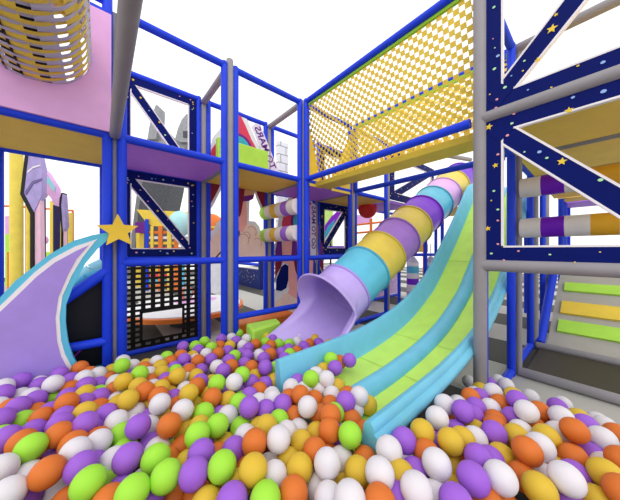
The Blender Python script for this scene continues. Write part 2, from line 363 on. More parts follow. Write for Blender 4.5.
# ------------------------------------------------------------------ pink panel and woven tunnel
def pink():
    t = thing('tunnel_panel', 'pink wall panel with the woven tunnel passing out of it', 'panel', (-.5, YF, L2))
    x0, x1, z0, z1, cx, cz, R = X[-1]+.11, X[0]-.028, L2+.006, 3.54, -.41, 3.06, .35
    n = 48; m = MB(); vs = []; fs = []
    ring = [(cx+R*math.cos(2*math.pi*i/n), cz+R*math.sin(2*math.pi*i/n)) for i in range(n)]
    out = []
    for i in range(n):
        c, s_ = math.cos(2*math.pi*i/n), math.sin(2*math.pi*i/n)
        k = 9
        if c > 1e-6: k = min(k, (x1-cx)/c)
        if c < -1e-6: k = min(k, (x0-cx)/c)
        if s_ > 1e-6: k = min(k, (z1-cz)/s_)
        if s_ < -1e-6: k = min(k, (z0-cz)/s_)
        out.append((cx+k*c, cz+k*s_))
    # corners
    for cpt in ((x0, z0), (x1, z0), (x0, z1), (x1, z1)):
        i = min(range(n), key=lambda q: (out[q][0]-cpt[0])**2+(out[q][1]-cpt[1])**2); out[i] = cpt
    for y in (YF-.07, YF-.045):
        vs += [(a, y, b) for a, b in ring]+[(a, y, b) for a, b in out]
    for i in range(n):
        j = (i+1) % n
        fs += [(i, j, n+j, n+i), (2*n+j, 2*n+i, 3*n+i, 3*n+j), (n+i, n+j, 3*n+j, 3*n+i), (j, i, 2*n+i, 2*n+j)]
    m.add(vs, fs, 0, False); m.build('panel', PINK, t)
    return cx, cz, R
cx, cz, R = pink()
def woven():
    t = thing('woven_tunnel', 'round tunnel woven from yellow, pale lilac and black straps', 'tunnel', (cx, 2.0, cz-R))
    Rr = .35; y0, y1 = 1.15, YF-.02; NL = 14; n = 168; sp = .047
    def strap_ring(yc, w, ph, mt, name):
        vs = []; fs = []
        for i in range(n):
            a = 2*math.pi*i/n
            r = Rr+.006*math.cos(NL*a/2+ph)
            for (dr, dy) in ((.002, -w/2), (.002, w/2), (-.002, w/2), (-.002, -w/2)):
                vs.append((cx+(r+dr)*math.cos(a), yc+dy, cz+(r+dr)*math.sin(a)))
        for i in range(n):
            j = (i+1) % n
            for k in range(4): fs.append((4*i+k, 4*i+(k+1) % 4, 4*j+(k+1) % 4, 4*j+k))
        MB().add(vs, fs, 0, True).build(name, mt, t)
    k = 0; y = y1-.02
    while y > y0:
        strap_ring(y, .031, 0 if k % 2 else math.pi, NETY if k % 2 == 0 else LGREY, 'ring_strap'); y -= sp; k += 1
    def long_strap(a, w, mt, amp, dr, par):
        vs = []; fs = []; tx, tz_ = -math.sin(a), math.cos(a); N = 4*k
        for q in range(N+1):
            yy = y1-.02+sp/2-q*sp/4
            r = Rr+dr+amp*math.cos(math.pi*(yy-(y1-.02))/sp+math.pi*par)
            for s_ in (-1, 1):
                vs.append((cx+r*math.cos(a)+tx*s_*w/2, yy, cz+r*math.sin(a)+tz_*s_*w/2))
        for q in range(N): fs.append((2*q, 2*q+1, 2*q+3, 2*q+2))
        MB().add(vs, fs, 0, True).build('long_strap', mt, t)
    for i in range(NL):
        a = 2*math.pi*(i+.5)/NL
        long_strap(a, .098, LGREY if i % 2 else NETY, .006, 0, i % 2)
        g = 2*math.pi*i/NL; dg = math.degrees(g)
        if 195 < dg < 300: long_strap(g+.02, .085, BLACK, 0, -.012, 0)
    for dg in (-98, -113): long_strap(math.radians(dg), .016, BLACK, .004, .009, 0)
woven()
# ------------------------------------------------------------------ crescent with star
def crescent():
    y = 2.93
    outer = [(110.5, 232), (92.5, 235), (72.5, 241), (50, 254), (32.5, 267.5), (15, 281), (0, 297.5), (-16, 320), (-32, 350), (-46, 390)]
    inner = [(110, 238), (97.5, 249), (85, 264), (72.5, 287.5), (66, 305), (65.5, 322.5), (68, 342), (73, 357), (79, 368), (87, 378)]
    P = lambda q: (lambda v: (v.x, v.z))(inv(q[0], q[1], y=y))
    o = [P(q) for q in outer]; i_ = [P(q) for q in inner]
    o.append((o[-1][0]-.05, .02)); i_.append((i_[-1][0]+.06, .02))
    full = o+list(reversed(i_))
    t = thing('crescent_panel', 'purple crescent wave panel with cyan border and a yellow star on its tip', 'panel', (-.6, y, 0))
    MB().prism(full, 'y', y, .05).build('border', CYAN, t)
    wl = [(0, 306), (17.5, 289), (35, 272), (52.5, 258.5), (75, 246.5), (97.5, 239), (95, 241.5), (82.5, 257.5), (72, 275), (62.5, 296), (59.5, 317), (61, 340), (65, 354), (72, 367), (80, 379)]
    fc = [(0, 312), (18.5, 294.5), (37, 276.5), (55, 262.5), (76, 251), (89, 245), (76.5, 259), (68, 275), (58.5, 297), (55.5, 318), (57, 341), (61, 356), (68, 369), (76, 381)]
    lw = [(-12, 322), (-28, 351), (-42, 391)]; lf = [(-10, 324), (-25, 352), (-40, 392)]
    def shape(lf_, q):
        pts = [P(v) for v in reversed(lf_)]+[P(v) for v in q]
        return [(pts[0][0]-.03, .02)]+pts+[(pts[-1][0]+.05, .02)]
    MB().prism(shape(lw, wl), 'y', y-.004, .03).build('white_line', WHITE, t)
    MB().prism(shape(lf, fc), 'y', y-.008, .03).build('face', mat('crescent_purple', (166, 140, 222)), t)
    c = inv(118.5, 231, y=y-.05)
    MB().prism(star_pts((c.x, c.z), .16, -.04), 'y', y-.05, .045).build('star', mat('star_vinyl', (234, 196, 60)), t)
crescent()
def slide_behind():
    t = thing('space_slide', 'dark space-print slide with cyan lip behind the crescent', 'slide', (-.4, 3.3, 0))
    y = YF+.12
    P = lambda q: (lambda v: (v.x, v.z))(inv(q[0], q[1], y=y))
    MB().prism([P(q) for q in ((30, 330), (60, 306), (70, 297), (85, 284), (104, 276), (104, 420), (30, 420))], 'y', y, .05).build('side_print', mat('space_black', (6, 9, 24)), t)
    top = [inv(*q, y=y+.0) for q in ((30, 322), (60, 300), (72, 288), (86, 277), (106, 270))]
    m = MB()
    for a, b in zip(top, top[1:]): m.tube(a, b, .035)
    m.build('lip', CYAN, t)
    hood = [inv(*q, y=3.6) for q in ((66, 292), (80, 279), (92, 270), (104, 264))]
    m = MB()
    for a, b in zip(hood, hood[1:]): m.tube(a, b, .07)
    m.build('hood', mat('pale_cyan', (150, 214, 236)), t)
    neon = MB()
    for a, b in (((70, 350), (85, 346)), ((85, 346), (73, 358))):
        neon.tube(inv(*a, y=y-.004), inv(*b, y=y-.004), .006, n=8)
    neon.build('neon_print', mat('neon_purple', (176, 40, 220)), t)
    neon = MB(); neon.tube(inv(80, 372, y=y-.004), inv(104, 366, y=y-.004), .02, n=8); neon.build('cyan_print', TEAL, t)
    tag(MB().tube(inv(58, 304, y=YF), inv(107, 271, y=YF), .045).build('slanted_rail', BLUE), 'slanted blue rail over the dark slide behind the crescent', 'rail')
slide_behind()
# ------------------------------------------------------------------ wave slide
PROF = [(1.05, .24), (1.6, .25), (2.0, .27), (2.5, .335), (3.0, .46), (3.5, .68), (3.75, .83), (4.2, 1.19), (4.76, 1.68), (5.3, 2.2), (5.5, 2.36), (5.75, 2.42), (6.1, 2.43)]
def crom(pts, n=6):
    out = []
    for i in range(len(pts)-1):
        p0, p1, p2, p3 = [Vector(pts[min(max(k, 0), len(pts)-1)]) for k in (i-1, i, i+1, i+2)]
        for j in range(n):
            t = j/n
            out.append(.5*((2*p1)+(p2-p0)*t+(2*p0-5*p1+4*p2-p3)*t*t+(3*p1-p0-3*p2+p3)*t**3))
    out.append(Vector(pts[-1])); return out
prof = crom(PROF)
def bed_z(u):
    for a, b in zip(prof, prof[1:]):
        if a.x <= u <= b.x: return a.y+(b.y-a.y)*(u-a.x)/(b.x-a.x)
    return prof[0].y if u < prof[0].x else prof[-1].y
def sweep(section, name, mt, parent, pr=None):
    """closed cross-section [(y, h)] swept along the slide profile"""
    pr = pr or prof; n = len(section); vs = []; fs = []
    for k, p in enumerate(pr):
        a = pr[max(k-1, 0)]; b = pr[min(k+1, len(pr)-1)]; tg = (b-a).normalized(); nn = Vector((-tg.y, tg.x))
        for y, h in section: vs.append((p.x+nn.x*h, y, p.y+nn.y*h))
    for k in range(len(pr)-1):
        for i in range(n):
            j = (i+1) % n; fs.append((k*n+i, k*n+j, (k+1)*n+j, (k+1)*n+i))
    fs.append(tuple(reversed(range(n)))); fs.append(tuple((len(pr)-1)*n+i for i in range(n)))
    return MB().add(vs, fs, 0, True).build(name, mt, parent, ang=50)
def wave_slide():
    t = thing('wave_slide', 'wide double-lane slide with lime lanes and blue sides', 'slide', (1.05, 1.16, .2))
    blue = mat('slide_blue', (116, 196, 224), rough=.4)
    lime = mat('slide_lime', (200, 240, 104), rough=.4)
    sweep([(1.23, 0), (1.23, -.03), (1.57, -.03), (1.57, 0)], 'lane', lime, t)
    sweep([(.80, 0), (.80, -.03), (1.09, -.03), (1.09, 0)], 'lane', lime, t)
    sweep([(1.07, -.04), (1.245, -.04), (1.25, .0), (1.225, .05), (1.19, .078), (1.145, .08), (1.105, .06), (1.075, .02)], 'divider', blue, t)
    sweep([(1.52, -.05), (1.65, -.05), (1.65, .215), (1.635, .235), (1.605, .235), (1.59, .215), (1.57, .05), (1.545, .012)], 'side_wall', blue, t)
    sweep([(.86, -.01), (.835, .012), (.815, .05), (.80, .18), (.785, .205), (.755, .21), (.738, .19), (.735, .16), (.712, .145), (.698, .12), (.705, .09), (.735, .07), (.78, .04), (.80, -.03)], 'side_wall', blue, t)
    for u, v in ((1.62, .86), (1.62, 1.52), (3.6, 1.52)):
        MB().tube((u, v, Z0), (u, v, bed_z(u)-.04), .05).build('support_leg', mat('slide_teal', (70, 170, 176)), t)
    sm = mat('seam_green', (176, 220, 96))
    for (u, lanes) in ((1.95, 0), (2.6, 0), (4.15, 0)):
        z = bed_z(u); a = (bed_z(u+.02)-z)/.02
        for va, vb in ((.81, 1.07), (1.25, 1.55)):
            MB().add([(u, va, z+.003), (u, vb, z+.003), (u+.01, vb, z+.003+a*.01), (u+.01, va, z+.003+a*.01)], [(0, 1, 2, 3)], 0, False).build('seam', sm, t)
wave_slide()
# ------------------------------------------------------------------ tube slide
TV = 2.10; TR = .338
def tz(u): return 1.335+.545*(u-3.3)
TH = math.atan(.545); AX = Vector((math.cos(TH), 0, math.sin(TH))); UP = Vector((-math.sin(TH), 0, math.cos(TH))); SD = Vector((0, 1, 0))
def tube_slide():
    t = thing('tube_slide', 'winding enclosed tube slide in coloured plastic sections with lilac mouth', 'slide', (2.0, TV, .2))
    us = [2.38, 2.80, 3.21, 3.63, 4.06, 4.49, 4.93, 5.37, 5.83, 6.3]
    cols = [('cyan', (100, 196, 226)), ('yellow', (234, 206, 84)), ('light purple', (172, 120, 220)), ('yellow', (234, 206, 84)), ('violet', (134, 44, 220)),
            ('cyan', (100, 196, 226)), ('pink', (230, 176, 232)), ('yellow', (234, 206, 84)), ('purple', (118, 30, 210))]
    n = 40
    def ring(u, r, w=0.0):
        c = Vector((u, TV, tz(u)))
        return [c+(SD*math.cos(2*math.pi*i/n)+UP*math.sin(2*math.pi*i/n))*r for i in range(n)]
    for k, (nm, rgb) in enumerate(cols):
        u0, u1 = us[k], us[k+1]; m = MB(); vs = []; fs = []
        # slightly barrel-shaped skin ending in a flange at its upper end
        prof_ = [(u0+.004, TR-.02), (u0+.004, TR-.002), (u0+.05, TR), (u0+.5*(u1-u0), TR+.008), (u1-.05, TR+.006), (u1-.03, TR+.012), (u1-.004, TR+.012), (u1-.004, TR-.02)]
        for u, r in prof_: vs += ring(u, r)
        q = len(prof_)
        for j in range(q):
            j2 = (j+1) % q
            for i in range(n): fs.append((j*n+i, j*n+(i+1) % n, j2*n+(i+1) % n, j2*n+i))
        pm = mat('tube_'+nm.replace(' ', '_'), rgb, rough=.35, spec=.4, bump=.25, bscale=9)
        o = MB().add(vs, fs, 0, True).build('tube_section', pm, t, ang=50); o['label'] = nm+' tube section'
        rm = mat('rim_'+nm.replace(' ', '_'), tuple(int(v*.88) for v in rgb), rough=.4)
        vs = []; fs = []; pr2 = [(u1-.034, TR+.005), (u1-.024, TR+.03), (u1-.004, TR+.03), (u1+.006, TR+.002)]
        for u, r in pr2: vs += ring(u, r)
        for j in range(4):
            j2 = (j+1) % 4
            for i in range(n): fs.append((j*n+i, j*n+(i+1) % n, j2*n+(i+1) % n, j2*n+i))
        MB().add(vs, fs, 0, True).build('flange', rm, o)
    vs = []; fs = []
    for u, r in [(us[0]-.03, TR-.024), (us[3], TR-.03), (us[3], TR-.036), (us[0]-.03, TR-.03)]: vs += ring(u, r)
    for j in range(4):
        j2 = (j+1) % 4
        for i in range(n): fs.append((j*n+i, j2*n+i, j2*n+(i+1) % n, j*n+(i+1) % n))
    sleeve = MB().add(vs, fs, 0, True).build('inner_sleeve', mat('mouth_lilac', (196, 172, 240), rough=.35, spec=.4), t); sleeve['label'] = 'lilac lining added to lighten the inside of the tube'  # lining added so its pale lilac lightens the view into the mouth
    # mouth: hood above, trough below
    lil = mat('mouth_lilac', (196, 172, 240), rough=.35, spec=.4)
    nt_ = 26; nn = 64; vs = []; fs = []
    for i in range(nn):
        a = 2*math.pi*i/nn; s_ = math.sin(a)       # s=1 top
        lo = min(1, max(0, (.05-s_)/.75)); low = lo*lo*(3-2*lo)          # 0 hood, 1 trough
        Lx = .35+.75*low
        neck = math.exp(-((s_+.30)/.22)**2)
        for j in range(nt_+1):
            q = j/nt_; u = us[0]-Lx*q
            lip = max(0, (q-.5)/.5)
            r = TR+(1-low)*(.13*lip**1.6)-.035*neck*q+low*.16*q*q
            c = Vector((u, TV, tz(us[0])-(us[0]-u)*.545*(1-.42*low*q)))
            p = c+(SD*math.cos(a)*(1+.25*low*q)+UP*s_)*r
            zmin = .15
            if p.z < zmin+.12: p.z = zmin+.12*math.exp((p.z-zmin-.12)/.12)
            vs.append(p)
    for i in range(nn):
        i2 = (i+1) % nn
        for j in range(nt_):
            fs.append((i*(nt_+1)+j, i2*(nt_+1)+j, i2*(nt_+1)+j+1, i*(nt_+1)+j+1))
    o = MB().add(vs, fs, 0, True).build('mouth', lil, t, ang=80); o['label'] = 'lilac flared mouth'
    md = o.modifiers.new('thick', 'SOLIDIFY'); md.thickness = .022; md.offset = 0
    rm = mat('mouth_rim', (176, 150, 226), rough=.4)
    vs = []; fs = []; u1 = us[0]
    for u, r in [(u1-.03, TR+.005), (u1-.022, TR+.028), (u1-.004, TR+.028), (u1+.008, TR+.002)]: vs += ring(u, r)
    for j in range(4):
        j2 = (j+1) % 4
        for i in range(n): fs.append((j*n+i, j*n+(i+1) % n, j2*n+(i+1) % n, j2*n+i))
    MB().add(vs, fs, 0, True).build('flange', rm, o)
tube_slide()
# ------------------------------------------------------------------ rollers
def roller(label, x, z, y0, y1, r, bands, m0, group=None):
    """foam roller along y; bands: (fraction, material)"""
    t = thing('foam_roller', label, 'roller', (x, (y0+y1)/2, z-r), group)
    f0 = 0
    for fr, m in bands:
        a = y0+(y1-y0)*f0; b = y0+(y1-y0)*(f0+fr); f0 += fr
        MB().tube((x, a, z), (x, b, z), r, n=32).build('foam_band', m, t)
    MB().tube((x, min(y0, y1)-.06, z), (x, max(y0, y1)+.06, z), .02, n=12).build('axle', GREY, t)
RW = mat('roller_white', (226, 220, 216)); RP = mat('roller_purple', (110, 14, 190)); RY = mat('roller_ochre', (226, 168, 40))
xr = X[3]+.02
for z, lb in ((2.03, 'upper white and purple foam roller under the yellow ceiling deck'), (1.575, 'lower white, purple and ochre foam roller under the yellow ceiling deck')):
    roller(lb, xr, z, YR-.07, -.47, .108, [(1/6, RW), (1/6, RP), (1/6, RW), (1/6, RY), (1/6, RW), (1/6, RP)], RW)
def roller_x(label, y, z, x0, x1, r, bands):
    t = thing('foam_roller', label, 'roller', ((x0+x1)/2, y, z-r))
    f0 = 0
    for k, (fr, m) in enumerate(bands):
        a = x0+(x1-x0)*f0; b = x0+(x1-x0)*(f0+fr); f0 += fr
        if k == 0:
            MB().sphere((b, y, z), r, 24, 14, sc=((b-a)/r, 1, 1)).build('foam_end', m, t)
        else: MB().tube((a, y, z), (b, y, z), r, n=32).build('foam_band', m, t)
    MB().tube((x0-.03, y, z), (x1+.05, y, z), .018, n=12).build('axle', GREY, t)
rw2 = mat('roller_cream', (238, 228, 222)); ry2 = mat('roller_yellow', (232, 190, 60)); rp2 = mat('roller_lilac', (160, 100, 212))
def roller_v(label, x, z, y0, y1, r):
    t = thing('foam_roller', label, 'roller', (x, (y0+y1)/2, z-r))
    bands = [LIME, rw2, ry2, rw2, rp2, rw2]
    n = len(bands)
    for k, m in enumerate(bands):
        a = y0+(y1-y0)*k/n; b = y0+(y1-y0)*(k+1)/n
        if k == 0: MB().tube((x, a, z), (x, b, z), r, n=32).sphere((x, a, z), r*.99, 24, 14, sc=(1, .4, 1)).build('foam_end', m, t)
        else: MB().tube((x, a, z), (x, b, z), r, n=32).build('foam_band', m, t)
    MB().tube((x, y0, z), (x, y1, z), .018, n=12).build('axle', GREY, t)
roller_v('upper cream, yellow and purple banded roller behind the blue post', X[2]-.08, 2.02, YB-.0, YF+.03, .125)
roller_v('lower cream, yellow and purple banded roller behind the blue post', X[2]-.08, 1.60, YB-.0, YF+.03, .125)
# ------------------------------------------------------------------ step ramp
def ramp():
    a0, a1 = Vector((4.95, .5, -.05)), Vector((6.35, .44, 1.02)); y2 = -1.4
    t = thing('step_ramp', 'grey padded climbing ramp with lime and yellow step bars', 'ramp', (4.95, 0, Z0))
    d = (a1-a0); L = d.length
    nrm = Vector((-(a1.z-a0.z), 0, a1.x-a0.x)).normalized()
    def slab(s0, s1, ya, yb, h0, h1):
        vs = []
        for h in (h0, h1):
            for s_, yy in ((s0, ya), (s1, ya), (s1, yb), (s0, yb)):
                p = Vector((a0.x, 0, a0.z))+Vector((a1.x-a0.x, 0, a1.z-a0.z))*s_+nrm*h; p.y = yy if yy < 0 else yy-.05*s_; vs.append(p)
        return MB().add(vs, [(0,1,2,3),(7,6,5,4),(0,4,5,1),(1,5,6,2),(2,6,7,3),(3,7,4,0)], 0, False)
    slab(0, 1, .5, y2, -.06, 0).build('ramp_board', mat('ramp_grey', (176, 172, 164)), t)
    def s_of(px, py):
        # parameter along the ramp under a pixel
        best = min(range(0, 1000), key=lambda k: abs(proj(*(Vector((a0.x, .3, a0.z))+Vector((a1.x-a0.x, 0, a1.z-a0.z))*(k/1000)))[1]-py))
        return best/1000
    for (pa, pb, m) in (((334, 322), None, LIME), ((315, 303), None, YEL), ((292, 284), None, LIME)):
        slab(s_of(0, pa[0]), s_of(0, pa[1]), .42, y2+.1, 0, .035).build('step_bar', m, t)
    tag(MB().tube((4.9, .57, -.03), (6.3, .53, 1.04), .055).build('slanted_rail', BLUE), 'slanted blue rail along the near edge of the step ramp', 'rail')
ramp()
# ------------------------------------------------------------------ foam blocks on and around the frame
def block(name, label, a, b, m, cat='foam block'):
    o = MB().box(a, b).build(name, m); bv = o.modifiers.new('bevel', 'BEVEL'); bv.width = .02; bv.segments = 3
    return tag(o, label, cat)
block('foam_block', 'lime foam block on the upper deck in front of the red rocket', (1.40, YB-.26, L2+.035), (2.30, YB-.14, L2+.66), LIME)
block('foam_step', 'orange foam step behind the low blue bar', (1.45, YF+.12, Z0), (2.42, YF+.55, .31), ORANGE)
o = MB().prism([(1.36, 2.62), (1.80, 2.70), (1.86, 2.9), (1.42, 2.93)], 'z', Z0, .50).build('foam_wedge', LIME)
bv = o.modifiers.new('bevel', 'BEVEL'); bv.width = .025; bv.segments = 3
tag(o, 'lime foam wedge half buried in the balls', 'foam block')
# ------------------------------------------------------------------ rocket cut-outs
def text_mesh(s, size):
    cu = bpy.data.curves.new('t', 'FONT'); cu.body = s; cu.size = size; cu.extrude = 0; cu.offset = size*.025; cu.resolution_u = 3
    ob = bpy.data.objects.new('t', cu); C.objects.link(ob)
    dg = bpy.context.evaluated_depsgraph_get()
    me = bpy.data.meshes.new_from_object(ob.evaluated_get(dg)); bpy.data.objects.remove(ob); bpy.data.curves.remove(cu)
    return [v.co.copy() for v in me.vertices], [tuple(p.vertices) for p in me.polygons]
def mirrored_text(s, size, start, direction, y, mt, parent):
    """lettering seen from its back: runs along direction, letter tops to the right of it"""
    vs, fs = text_mesh(s, size); d = Vector(direction).normalized(); r = Vector((d.y, -d.x))
    out = [(start[0]+d.x*v.x+r.x*v.y, y, start[1]+d.y*v.x+r.y*v.y) for v in vs]
    MB().add(out, fs, 0, False).build('lettering', mt, parent)
yk = YB-.02
def pq(px, py, y=None): v = inv(px, py, y=yk if y is None else y); return (v.x, v.z)
def flat(parent, name, mt, px, off, mirror=None, th=.008, lo=1.345):
    """print layer traced on the panel; mirror adds the hidden half about x = mirror"""
    pts = [pq(*v) for v in px]
    if mirror is not None: pts = pts+[(max(lo, 2*mirror-a_), b_) for a_, b_ in reversed(pts)]
    return MB().prism(pts, 'y', yk-off, th).build(name, mt, parent)
def disc(parent, name, mt, c, r, off): return MB().prism(ell(c, r, r, 36), 'y', yk-off, .008).build(name, mt, parent)
def slogan(parent, pa, pb, wd, off, size):
    a = Vector(pa); b = Vector(pb); d = (b-a).normalized(); r = Vector((d.y, -d.x))
    MB().prism([tuple(a-r*.03), tuple(b-r*.03), tuple(b+d*.05+r*wd*.5), tuple(b+r*wd), tuple(a+r*wd)], 'y', yk-off, .01).build('slogan_strip', mat('slogan_pale', (232, 226, 240)), parent)
    vs, _ = text_mesh('GO TO MARS', size); wid = max(v.x for v in vs)
    st = a+d*((b-a).length-wid-.015)+r*(wd*.5-size*.36)
    mirrored_text('GO TO MARS', size, tuple(st), tuple(d), yk-off-.002, PRT, parent)
def rocket_one():
    c = pq(239, 180)[0]
    t = thing('rocket_cutout', 'tall red rocket cut-out standing behind the lime block', 'panel', (c, yk, L1))
    top = [(239, 111), (243, 113), (248, 121), (255, 138), (262, 152), (268, 168), (270, 186)]
    flat(t, 'backing', PALE, top, .0, c)
    flat(t, 'body', RED, [(239, 114), (241, 117), (245, 125), (251, 139), (257.5, 151), (263, 163), (266, 178), (266, 190)], .008, c)
    wz = pq(239, 148)[1]
    disc(t, 'window_ring', PRT, (c, wz), .25, .012); disc(t, 'porthole', TEAL, (c, wz), .2, .016)
    for sg in (1, -1):
        for nm, mt, px, o in (('backing', PALE, [(254, 188), (266, 186), (268, 216), (262, 212), (256, 197)], .001), ('fin', MAROON, [(256, 188), (265, 186), (265, 212), (261, 204), (257, 194)], .009)):
            pts = [pq(*v) for v in px]
            if sg < 0: pts = [(max(1.345, 2*c-a_), b_) for a_, b_ in reversed(pts)]
            MB().prism(pts, 'y', yk-o, .008).build(nm, mt, t)
    flat(t, 'fin', MAROON, [(239, 188), (244.5, 188), (243, 200), (240.5, 214), (239, 217)], .018, c)
    flat(t, 'nozzle', TAN, [(239, 188), (255, 186), (254, 195), (239, 197)], .010, c, lo=1.66)
    flat(t, 'nozzle_ring', PRT, [(239, 197), (254, 194.5), (253, 199), (249, 201), (239, 202)], .012, c, lo=1.66)
    flat(t, 'backing', PALE, [(239, 200), (249.5, 201), (249, 221), (255, 221.5), (259, 226), (261, 232), (264, 235), (267, 262), (239, 262)], .002, c)
    flat(t, 'flame', PEACH, [(239, 200), (246, 202), (246.5, 215), (247, 228), (239, 240)], .010, c)
    flat(t, 'smoke', BEIGE, [(239, 236), (238, 231), (243, 232), (246, 225), (252, 224.5), (256, 228), (258, 234), (262, 238), (265, 244), (265, 262), (239, 262)], .012, c)
    cu = mat('smoke_line', (206, 140, 130))
    for (x_, y_, r_) in ((251, 232, 5.5), (243, 240, 6), (257, 243, 5), (246, 236, 4)):
        c0 = pq(x_, y_); R_ = r_*4.4/F
        arc = [Vector((c0[0]+R_*math.cos(q_), yk-.013, c0[1]+R_*math.sin(q_))) for q_ in [math.radians(-40+k*22) for k in range(9)]]
        m = MB()
        for a_, b_ in zip(arc, arc[1:]): m.tube(a_, b_, .005, n=6)
        m.build('smoke_curl', cu, t)
    MB().prism([(c-.55, 2.36), (c+.62, 2.36), (c+.62, 2.44), (c-.55, 2.44)], 'y', yk+.002, .01).build('tie_bar', PALE, t)
    slogan(t, pq(274, 180), pq(252.5, 127), .17, .02, .185)
def rocket_two():
    c = pq(301, 222)[0]
    t = thing('rocket_cutout', 'second rocket cut-out reaching the floor behind the striped rollers', 'panel', (c, yk, Z0))
    flat(t, 'backing', PALE, [(301, 190), (290, 196), (282, 208), (278, 222), (277, 238), (274, 246), (273.5, 262), (276, 268), (276, 288), (274, 292), (274, 322), (301, 322)], .0, c)
    flat(t, 'body', RED, [(301, 194), (291, 199), (285, 210), (282, 222), (281.5, 236), (283, 240), (301, 240)], .008, c)
    wz = pq(301, 222)[1]
    disc(t, 'window_ring', PRT, (c, wz), .27, .012); disc(t, 'porthole', TEAL, (c, wz), .215, .016)
    flat(t, 'flame', PEACH, [(301, 238), (283, 238), (281.5, 262), (288, 264), (289, 290), (284, 300), (301, 300)], .010, c)
    for sg in (1, -1):
        for nm, mt, px, o in (('fin', PRT, [(277, 241), (281.5, 240), (282, 262), (276, 262), (275, 252)], .012), ('fin', MAROON, [(275, 262), (282, 262), (280, 268), (276.5, 274), (275, 280)], .013),
                              ('fin', PRT, [(292, 240), (296.5, 242), (297, 262), (291, 256)], .014), ('fin', MAROON, [(293, 258), (297.5, 258), (297, 276), (295, 270)], .015),
                              ('night_sky', NAVY, [(281, 267), (285, 264), (288, 266), (288, 280), (286, 288), (281, 291), (276, 290), (276, 280)], .012)):
            pts = [pq(*v) for v in px]
            if sg < 0: pts = [(2*c-a_, b_) for a_, b_ in pts]
            MB().prism(pts, 'y', yk-o, .008).build(nm, mt, t)
    flat(t, 'smoke', BEIGE, [(301, 302), (292, 296), (287, 293), (283, 294), (280, 299), (276, 301), (274.5, 306), (274.5, 322), (301, 322)], .012, c)
    slogan(t, (3.50, 1.15), (3.50, 2.30), .13, .02, .155)
rocket_one(); rocket_two()
# ------------------------------------------------------------------ things beyond the frame
def brick_mat():
    m = bpy.data.materials.new('white_brick_print'); m.use_nodes = True; nt = m.node_tree; b = nt.nodes['Principled BSDF']
    tc = nt.nodes.new('ShaderNodeTexCoord'); mp = nt.nodes.new('ShaderNodeMapping'); mp.inputs['Rotation'].default_value = (math.radians(90), 0, 0)
    br = nt.nodes.new('ShaderNodeTexBrick'); nt.links.new(tc.outputs['Object'], mp.inputs[0]); nt.links.new(mp.outputs[0], br.inputs['Vector'])
    br.inputs['Color1'].default_value = lin((236, 236, 238))+(1,); br.inputs['Color2'].default_value = lin((230, 230, 234))+(1,); br.inputs['Mortar'].default_value = lin((140, 140, 146))+(1,)
    br.inputs['Scale'].default_value = 1.0; br.inputs['Brick Width'].default_value = .36; br.inputs['Row Height'].default_value = .24; br.inputs['Mortar Size'].default_value = .012
    nt.links.new(br.outputs['Color'], b.inputs['Base Color']); b.inputs['Roughness'].default_value = .8; return m
p = inv(283, 250, f=7.2)
tag(MB().box((p.x-.19, p.y-.05, Z0), (p.x+.15, p.y+.08, 4.45)).build('brick_pillar', brick_mat()), 'white brick pattern pillar behind the second rocket', 'pillar')
# starry low wall
NVS = mat('navy_stars', (14, 34, 110))
def starry_wall():
    t = thing('starry_low_wall', 'low navy starry wall beyond the floor stripes', 'wall panel', (4.5, 9.2, 0))
    MB().box((4.42, 8.05, Z0), (4.55, 12.4, .60)).build('wall_face', NVS, t)
    MB().tube((4.48, 8.0, .78), (4.48, 12.4, .78), .06).build('rail', BLUE, t)
    MB().box((4.40, 7.95, Z0), (4.56, 8.07, 1.1)).build('end_post', NVS, t)
    s = MB(); rnd = random.Random(11)
    for k in range(90):
        s.prism(ell((rnd.uniform(8.1, 12.3), rnd.uniform(.06, .58)), rnd.uniform(.008, .02), rnd.uniform(.008, .02), 6), 'x', 4.418, .002, k % 3)
    s.build('star_print', [STAR, DOTB, WHITE], t)
starry_wall()
# round platform beyond the lattice
def platform():
    c = inv(188, 309, z=.22); c.y += .25; c.x += .05
    t = thing('round_platform', 'round white platform with an orange rim seen through the black lattice', 'platform', (c.x, c.y, 0))
    MB().tube((c.x, c.y, Z0), (c.x, c.y, .175), .3, n=40).build('base', DARK, t)
    MB().tube((c.x, c.y, .175), (c.x, c.y, .245), 1.06, n=64).build('rim', ORANGE, t)
    MB().tube((c.x, c.y, .245), (c.x, c.y, .265), 1.0, n=64).build('top', mat('platform_white', (236, 234, 236)), t)
    MB().prism(ell((c.x+.25, c.y+.3), .42, .3, 32), 'z', .265, .004).build('pink_spot', PINK, t)
    s = MB(); s.sphere((c.x+.1, c.y+.45, .41), .14, 24, 14); s.mi = [((k % 24)//4) % 2 for k in range(len(s.mi))]
    tag(s.build('beach_ball', [mat('aqua_ball', (150, 220, 210)), mat('rust_ball', (216, 120, 100))]), 'aqua and rust panelled ball on the round white platform', 'ball')
platform()
